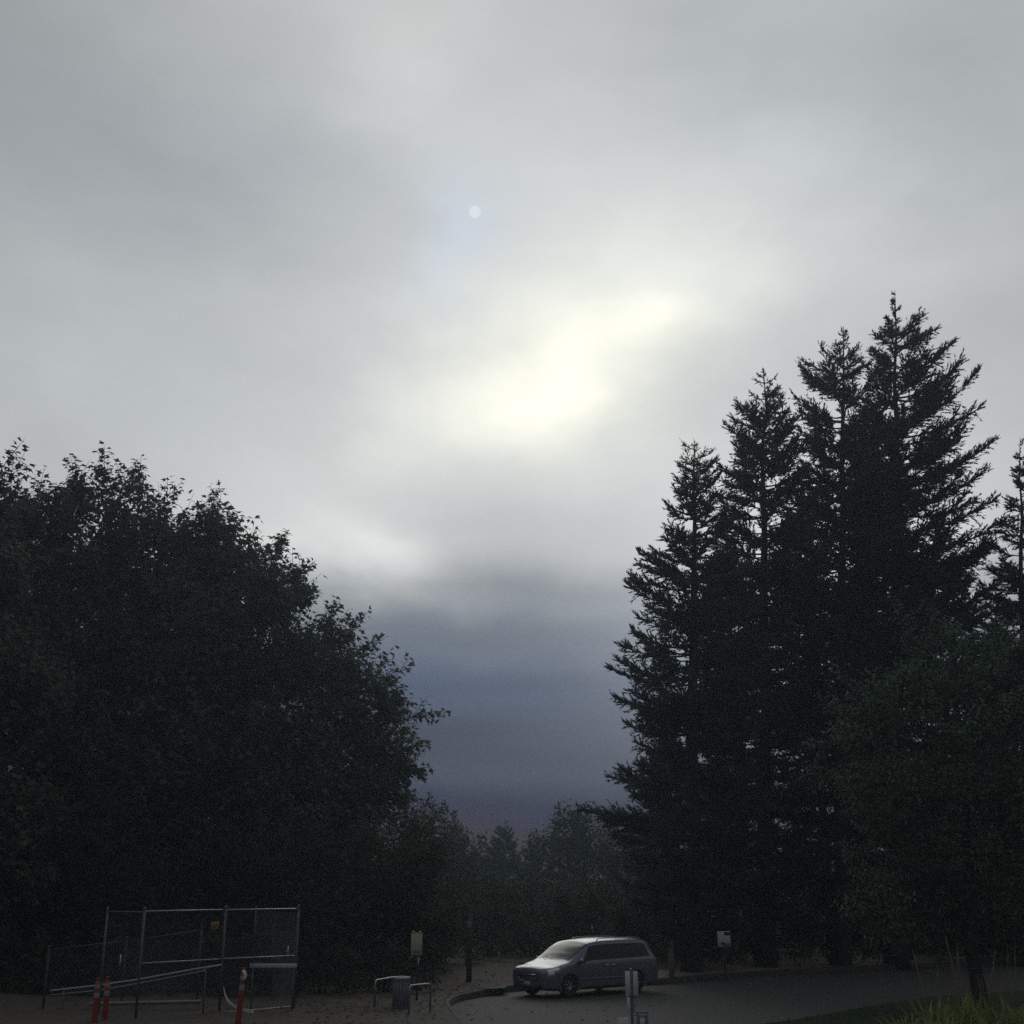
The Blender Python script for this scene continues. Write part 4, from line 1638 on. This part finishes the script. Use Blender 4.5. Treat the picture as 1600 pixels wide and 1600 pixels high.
maples = [
    ('tallest nearest maple cut by the left edge of the photo', -75, 38, 'maple', 11,
     [(-75, 800, 85, 80), (-60, 900, 110, 100), (-110, 1020, 140, 150), (-30, 1080, 120, 130), (-80, 1240, 140, 150), (-20, 1330, 120, 110)],
     [((12, 716), (-30, 790)), ((28, 728), (-20, 800)), ((22, 770), (-25, 820))], .36),
    ('broad maple with the highest rounded crown above the fence, right of the left edge', 170, 46, 'maple2', 12,
     [(170, 822, 78, 82), (85, 850, 80, 78), (20, 880, 80, 95), (262, 868, 72, 84), (130, 960, 150, 120), (280, 1000, 110, 120), (60, 1090, 130, 140), (210, 1140, 160, 150), (90, 1290, 150, 150), (250, 1320, 140, 140), (150, 1420, 140, 80)],
     [((115, 728), (120, 800)), ((163, 716), (165, 790)), ((220, 732), (205, 790)), ((262, 765), (255, 820)), ((60, 760), (70, 810))], .42),
    ('maple stepping down to the right behind the bright fence corner', 345, 48, 'maple', 13,
     [(330, 868, 72, 72), (405, 908, 72, 62), (345, 985, 115, 110), (425, 1015, 72, 85), (370, 1130, 135, 130), (300, 1230, 120, 130), (400, 1290, 130, 130), (340, 1420, 130, 80)],
     [((338, 772), (325, 835)), ((366, 818), (355, 870)), ((445, 845), (425, 890)), ((478, 888), (440, 915)), ((485, 930), (450, 950))], .36),
    ('maple with loose drooping sprays at the right end of the left tree mass', 500, 50, 'maple2', 14,
     [(495, 1030, 62, 58), (545, 1085, 62, 60), (585, 1130, 52, 60), (480, 1130, 110, 110), (562, 1210, 72, 75), (490, 1260, 120, 110), (572, 1310, 85, 95), (510, 1400, 110, 90)],
     [((520, 948), (500, 1000)), ((563, 968), (525, 1010)), ((580, 1010), (545, 1045)), ((630, 1042), (580, 1095)), ((682, 1110), (610, 1130)), ((600, 1035), (560, 1075)), ((655, 1165), (615, 1170)), ((655, 1200), (620, 1215))], .32),
    ('low broad understorey maple behind the bin below the drooping sprays', 600, 46, 'shrub', 15,
     [(615, 1340, 72, 72), (590, 1400, 85, 75), (650, 1420, 70, 70), (560, 1470, 80, 50), (640, 1490, 70, 40)], [], .2),
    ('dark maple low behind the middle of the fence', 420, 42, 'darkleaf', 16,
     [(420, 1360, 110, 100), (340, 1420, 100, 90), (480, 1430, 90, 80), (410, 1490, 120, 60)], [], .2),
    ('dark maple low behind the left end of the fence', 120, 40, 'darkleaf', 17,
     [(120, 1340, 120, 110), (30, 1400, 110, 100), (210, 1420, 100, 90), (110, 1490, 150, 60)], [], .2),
]
for lb_, bpx, Y, m_, sd, spec, spr, tr in maples:
    lowt = not spr
    broadleaf('maple_tree', lb_, 'maple tree', base_at(bpx, Y), px_lobes(spec, Y, rngL), m_, sd, leaf=.17 if lowt else .27, dens=11 if lowt else 9.5,
              sprigs=[sprig(a, o, Y) for a, o in spr], trunk_r=tr, group=Gt)
# second row of the wood on the left
for lb_, bpx, Y, sd, spec in (
        ('rear maple hidden mostly behind the left trees, nearest the left edge', 20, 58, 21, [(0, 1050, 150, 150), (20, 1250, 170, 170), (30, 1400, 160, 100)]),
        ('rear maple standing behind the middle of the left tree mass', 260, 60, 22, [(150, 940, 110, 100), (300, 975, 95, 90), (60, 900, 80, 90), (250, 1090, 140, 150), (260, 1260, 160, 170), (260, 1400, 150, 100)]),
        ('rear maple standing behind the right end of the left tree mass', 480, 62, 23, [(470, 1200, 110, 120), (490, 1330, 130, 130), (480, 1420, 120, 80)])):
    broadleaf('maple_tree', lb_, 'maple tree', base_at(bpx, Y), px_lobes(spec, Y, rngL), 'maple', sd, leaf=.36, dens=4.6, per=8, group=Gt, kind='oval')

# tall firs on the right
Gf = 'tall firs on the right of the road'
conifer('fir_tree', 'leftmost tall fir with a blunt bushy top and long branches over the road', 1086, 47, 688,
        [(690, 22), (705, 28), (760, 34), (800, 50), (835, 62), (880, 84), (920, 116), (1000, 116), (1080, 122), (1170, 112), (1240, 175), (1300, 145), (1420, 100), (1500, 70)],
        [(690, 24), (710, 34), (760, 40), (800, 52), (850, 75), (950, 100), (1100, 120), (1300, 120), (1500, 80)], 101, nb=270, base_px=1080, group=Gf, trunk_r=.34, sweep=.9, tipspikes=False)
conifer('fir_tree', 'second fir from the left with a rounded slim pointed crown', 1193, 50, 576,
        [(578, 3), (590, 16), (610, 34), (640, 48), (700, 62), (780, 76), (850, 95), (1000, 110), (1200, 120), (1500, 80)],
        [(578, 3), (590, 16), (610, 32), (640, 56), (680, 68), (780, 85), (900, 100), (1000, 110), (1200, 120), (1500, 80)], 102, nb=270, base_px=1195, group=Gf, trunk_r=.36, sweep=.8)
conifer('fir_tree', 'third fir with a long upswept side branch, left of the tallest', 1318, 51, 510,
        [(512, 2), (530, 14), (548, 34), (562, 70), (620, 72), (700, 72), (780, 92), (900, 105), (1050, 120), (1250, 125), (1500, 80)],
        [(512, 2), (530, 12), (560, 32), (600, 50), (680, 75), (780, 90), (900, 100), (1050, 110), (1250, 120), (1500, 80)], 103, nb=270, base_px=1312, group=Gf, trunk_r=.36, sweep=1.1)
conifer('fir_tree', 'tallest fir with a spiky leader and long plumes reaching right', 1398, 52, 454,
        [(456, 1), (475, 5), (500, 18), (525, 36), (570, 46), (640, 66), (760, 95), (900, 115), (1100, 130), (1500, 90)],
        [(456, 1), (475, 6), (492, 20), (500, 46), (520, 66), (545, 72), (558, 108), (575, 118), (640, 112), (655, 130), (700, 140), (740, 172), (800, 160), (850, 165), (940, 150), (1050, 140), (1250, 125), (1500, 90)], 104, nb=310, base_px=1400,
        group=Gf, trunk_r=.42, sweep=1.0)
conifer('fir_tree', 'slim fir standing apart, cut by the right edge of the photo', 1594, 54, 684,
        [(686, 3), (720, 16), (780, 22), (850, 45), (930, 65), (1050, 80), (1300, 90), (1500, 60)],
        [(686, 3), (720, 16), (780, 22), (850, 40), (930, 60), (1050, 80), (1300, 90), (1500, 60)], 105, nb=190, base_px=1606, group=Gf, trunk_r=.3, sweep=.8)
for lb_, px, top, Y, sd, w in (
        ('shorter dark fir behind the gap between the leftmost two firs', 1135, 830, 60, 111, 70), ('shorter dark fir behind the second and third firs', 1248, 730, 62, 112, 85),
        ('shorter dark fir behind the third and tallest firs', 1358, 640, 61, 113, 85), ('shorter dark fir behind the right flank of the tallest fir', 1462, 800, 60, 114, 90),
        ('shorter dark fir behind the slim fir at the right edge', 1560, 950, 62, 115, 95), ('shortest rear fir beside the leftmost tall fir', 1040, 1120, 58, 116, 80)):
    e = [(top, 3), (top + 40, w * .32), (top + 160, w * .75), (top + 300, w), (1500, w * .9)]
    conifer('fir_tree', lb_, px, Y, top, e, e, sd, nb=230, group='firs behind the tall firs', dens=.75, blade=.30, trunk_r=.28, sweep=.8)

# small leaved tree in front on the right
rngR = np.random.default_rng(5)
broadleaf('small_leaved_tree', 'rounded pale feathery tree on the lawn in front of the firs', 'tree', (P(1533, 1555, 33).x, 33, .05),
          px_lobes([(1490, 1040, 78, 62), (1580, 1028, 80, 58), (1660, 1060, 80, 80), (1408, 1100, 66, 58), (1345, 1125, 44, 40), (1450, 1170, 110, 100), (1570, 1150, 120, 120), (1375, 1225, 70, 60),
                    (1660, 1220, 100, 130), (1395, 1330, 78, 80), (1510, 1300, 120, 110), (1600, 1330, 90, 110), (1370, 1420, 55, 45), (1450, 1420, 80, 60), (1560, 1430, 90, 55)], 33, rngR, .85, 1.0),
          'fine', 41, leaf=.15, dens=14, per=14, kind='oval', trunk_r=.19, twig=(.5, 1.1), droop=.55,
          sprigs=[(tuple(P(*a, 33)), tuple(P(*o, 33))) for a, o in (((1405, 955), (1440, 1020)), ((1300, 1100), (1345, 1130)), ((1272, 1158), (1340, 1150)), ((1268, 1212), (1330, 1200)), ((1320, 1060), (1370, 1090)), ((1455, 960), (1480, 1010)))])

# far trees down the slope in the middle
Gv = 'trees down the slope beyond the road'
rngV = np.random.default_rng(9)


def far_tree(label, bpx, Y, spec, sd, mat, leaf, zb, dens=2.4, kind='oval'):
    broadleaf('slope_tree', label, 'tree', base_at(bpx, Y, zb), px_lobes(spec, Y, rngV, .9, 2), mat, sd, leaf=leaf, dens=dens, per=9, kind=kind, group=Gv, trunk_r=.3, twig=(.7, 1.5))


far_tree('rounded tree on the slope beside the last left maple', 672, 72, [(668, 1305, 48, 52), (690, 1350, 60, 55), (650, 1380, 60, 60), (680, 1420, 70, 50)], 51, 'darkleaf', .34, -1.5, 3.4)
far_tree('sloping mid green tree left of the small centre fir', 730, 82, [(722, 1335, 40, 42), (742, 1355, 32, 38), (700, 1370, 50, 45), (735, 1400, 50, 45)], 52, 'darkleaf', .36, -4, 3.4)
conifer('slope_fir', 'thin fir spire poking up behind the sloping mid green tree', 710, 88, 1266, [(1268, 2), (1290, 12), (1330, 24), (1400, 32)], [(1268, 2), (1290, 12), (1330, 24), (1400, 32)], 53, base_z=-6, nb=200, group=Gv, blade=.34, dens=.8, trunk_r=.2)
conifer('slope_fir', 'small pointed fir alone in the middle of the valley gap', 789, 104, 1279, [(1281, 2), (1292, 11), (1310, 20), (1335, 32), (1400, 40)], [(1281, 2), (1292, 9), (1310, 18), (1335, 28), (1400, 40)], 54, base_z=-10, nb=240, group=Gv, blade=.36, dens=.9, trunk_r=.25)
conifer('slope_fir', 'tiny fir tip between the slope tree and the centre fir', 752, 112, 1306, [(1308, 2), (1330, 14), (1400, 28)], [(1308, 2), (1330, 14), (1400, 28)], 55, base_z=-12, nb=170, group=Gv, blade=.4, dens=.7, trunk_r=.2)
conifer('slope_fir', 'tiny fir tip right of the centre fir against the round tree', 827, 112, 1308, [(1310, 2), (1330, 12), (1400, 25)], [(1310, 2), (1330, 12), (1400, 25)], 56, base_z=-12, nb=170, group=Gv, blade=.4, dens=.7, trunk_r=.2)
far_tree('large dark round crowned tree right of the centre fir', 895, 92, [(890, 1310, 46, 48), (855, 1335, 40, 42), (925, 1315, 46, 50), (900, 1360, 75, 55), (840, 1375, 45, 40), (950, 1370, 50, 50), (890, 1410, 70, 45)], 57, 'darkleaf', .36, -8, 3.4)
far_tree('dark tree half hidden by the lowest fir branches', 985, 84, [(975, 1325, 45, 45), (1005, 1350, 45, 55), (970, 1390, 55, 50)], 58, 'darkleaf', .36, -5, 3.4)
conifer('slope_fir', 'small fir tip rising from the large round crowned tree', 873, 96, 1254, [(1256, 2), (1275, 9), (1320, 18)], [(1256, 2), (1275, 9), (1320, 18)], 59, base_z=-8, nb=170, group=Gv, blade=.36, dens=.7, trunk_r=.2)
conifer('slope_fir', 'second small fir tip on the round crowned tree, further right', 903, 97, 1258, [(1260, 2), (1278, 8), (1320, 18)], [(1260, 2), (1278, 8), (1320, 18)], 60, base_z=-8, nb=170, group=Gv, blade=.36, dens=.7, trunk_r=.2)

# shrubs along the far side of the road
Gs = 'shrubs beyond the kerb'
for lb_, px, Y, sd, spec in (
        ('dark green shrub between the cream sign and the pole', 690, 50, 61, [(690, 1415, 48, 45), (670, 1470, 45, 38), (715, 1480, 40, 32)]),
        ('tall leafy green shrub right behind the wooden pole', 762, 53, 62, [(760, 1400, 48, 45), (745, 1455, 50, 45), (790, 1470, 48, 38)]),
        ('lighter yellow green shrub behind the front of the van', 835, 55, 63, [(835, 1415, 50, 42), (860, 1460, 55, 42), (815, 1480, 40, 28)]),
        ('broad green shrub behind the roof of the van', 920, 55, 64, [(915, 1420, 55, 42), (950, 1465, 55, 40), (890, 1480, 50, 30)]),
        ('dark shrub behind the rear of the van and bollard', 1005, 53, 65, [(1000, 1425, 50, 42), (1030, 1470, 50, 38), (980, 1480, 45, 28)]),
        ('dark undergrowth bush left of the white notice sign', 1085, 50, 66, [(1085, 1435, 55, 48), (1060, 1480, 45, 28), (1110, 1482, 45, 26)]),
        ('dark undergrowth bush right of the white notice sign', 1185, 51, 67, [(1190, 1420, 60, 55), (1160, 1475, 50, 30), (1225, 1478, 50, 30)]),
        ('dark undergrowth bush under the tallest fir', 1300, 52, 68, [(1300, 1420, 60, 55), (1275, 1470, 50, 30), (1340, 1472, 50, 30)]),
        ('dark undergrowth bush behind the trunk of the small leaved tree', 1420, 54, 69, [(1420, 1410, 70, 60), (1390, 1466, 55, 30), (1470, 1466, 60, 30)]),
        ('dark undergrowth bush at the right edge beyond the road', 1560, 56, 70, [(1560, 1410, 80, 60), (1530, 1460, 60, 30), (1620, 1460, 60, 30)])):
    broadleaf('shrub', lb_, 'shrub', base_at(px, Y, .35), px_lobes(spec, Y, rngV, .8, .8), 'shrub', sd, leaf=.20, dens=9, per=9, kind='oval', stems=4, trunk_r=.05, group=Gs, twig=(.4, .9))
for lb_, px, Y, sd, spec in (
        ('low dark shrub behind the bicycle hoops and bin', 600, 38, 71, [(600, 1500, 50, 38), (560, 1520, 40, 28), (650, 1520, 36, 24)]),
        ('low dark shrub behind the right fence corner', 500, 37, 72, [(500, 1500, 60, 48), (455, 1520, 45, 35), (540, 1525, 40, 28)]),
        ('low dark bush behind the orange amber sign panel of the fence', 405, 35.5, 74, [(405, 1500, 60, 45), (370, 1530, 50, 30), (440, 1530, 45, 28)]),
        ('low dark bush behind the two orange posts at the left', 165, 35, 75, [(165, 1500, 70, 50), (110, 1535, 60, 32), (215, 1535, 55, 30)]),
        ('low dark bush in the bottom left corner beyond the fence', 20, 34.5, 76, [(20, 1500, 80, 60), (-40, 1540, 60, 34), (75, 1540, 60, 34)]),
        ('low dark shrub inside the fence enclosure', 300, 36, 73, [(300, 1490, 70, 50), (240, 1515, 60, 36), (360, 1520, 55, 34)])):
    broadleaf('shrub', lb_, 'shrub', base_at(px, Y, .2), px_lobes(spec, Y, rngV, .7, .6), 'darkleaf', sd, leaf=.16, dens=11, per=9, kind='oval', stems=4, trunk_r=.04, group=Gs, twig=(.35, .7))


for lb_, px, Y, sd, spec in (
        ('rear thicket bush in the gap behind the cream sign', 665, 62, 81, [(650, 1440, 60, 55), (700, 1445, 55, 45)]),
        ('rear thicket bush in the gap behind the wooden pole', 745, 63, 82, [(740, 1425, 55, 50), (785, 1440, 50, 42)]),
        ('rear thicket bush behind the front half of the van', 850, 64, 83, [(840, 1430, 60, 45), (890, 1440, 55, 40)]),
        ('rear thicket bush behind the rear half of the van', 950, 64, 84, [(945, 1430, 60, 50), (1000, 1435, 55, 48)]),
        ('rear thicket bush between the leftmost fir and the white notice sign', 1080, 66, 85, [(1060, 1420, 65, 60), (1115, 1425, 60, 55)]),
        ('rear thicket bush behind the second fir trunk', 1185, 67, 86, [(1170, 1410, 65, 65), (1230, 1415, 60, 62)]),
        ('rear thicket bush behind the third fir trunk', 1300, 68, 87, [(1285, 1400, 70, 70), (1350, 1405, 65, 66)]),
        ('rear thicket bush behind the tallest fir trunk', 1430, 68, 88, [(1415, 1395, 75, 70), (1480, 1400, 70, 68)]),
        ('rear thicket bush at the right edge behind the slim fir', 1570, 68, 89, [(1550, 1390, 80, 72), (1630, 1390, 80, 72)])):
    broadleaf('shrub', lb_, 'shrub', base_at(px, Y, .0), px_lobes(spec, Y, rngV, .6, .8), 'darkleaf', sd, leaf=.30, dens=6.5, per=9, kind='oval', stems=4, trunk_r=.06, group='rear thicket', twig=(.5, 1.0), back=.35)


# ------------------------------------------------------------------ fallen leaves
def litter():
    rng = np.random.default_rng(6)
    pos = []
    for _ in range(2600):
        i = int(rng.integers(0, len(KL)))
        t = rng.gamma(1.6, 2.0) + .2
        if t > 12:
            continue
        p = KL[i] + KN[i] * t + Vector((rng.normal() * .5, rng.normal() * .5, 0))
        z = np.interp(t, [0, 1, 3, 6, 10, 15], [KERB_H + .02, KERB_H + .025, KERB_H + .05, KERB_H + .13, .44, .64])
        pos.append((p.x, p.y, z))
    for _ in range(160):
        i = int(rng.integers(14, len(KL)))
        p = KL[i] - KN[i] * abs(rng.normal() * 3.0 + .1)
        pos.append((p.x, p.y, .012))
    pos = np.array(pos)
    n = len(pos)
    tip = rng.normal(size=(n, 3))
    tip[:, 2] *= .15
    nrm = np.array([0, 0, 1.]) + rng.normal(size=(n, 3)) * .3
    v, f = scatter(MAPLE_T, MAPLE_F, pos, tip, nrm, rng.uniform(.06, .14, n))
    o = link_mesh('leaf_litter', v, f, None, 'litter')
    tag(o, 'brown fallen leaves scattered over the verge and the path', 'fallen leaves')
    o['kind'] = 'stuff'


litter()


# ------------------------------------------------------------------ thin air volume added to veil the trees as lens glare would
hm = bpy.data.materials.new('glare_haze_air')
hm.use_nodes = True
ht = hm.node_tree
ht.nodes.clear()
pv = N(ht, 'ShaderNodeVolumePrincipled')
pv.inputs['Color'].default_value = (0.66, 0.82, 1.0, 1)
pv.inputs['Density'].default_value = GLARE_HAZE
pv.inputs['Anisotropy'].default_value = 0.55
ho_ = N(ht, 'ShaderNodeOutputMaterial')
ht.links.new(pv.outputs[0], ho_.inputs['Volume'])
hz = MB().box((0, 20, 9), (390, 242, 52)).build('glare_haze', hm)
hz['kind'] = 'stuff'
tag(hz, 'thin air volume added to veil the trees like lens glare', 'glare_haze')
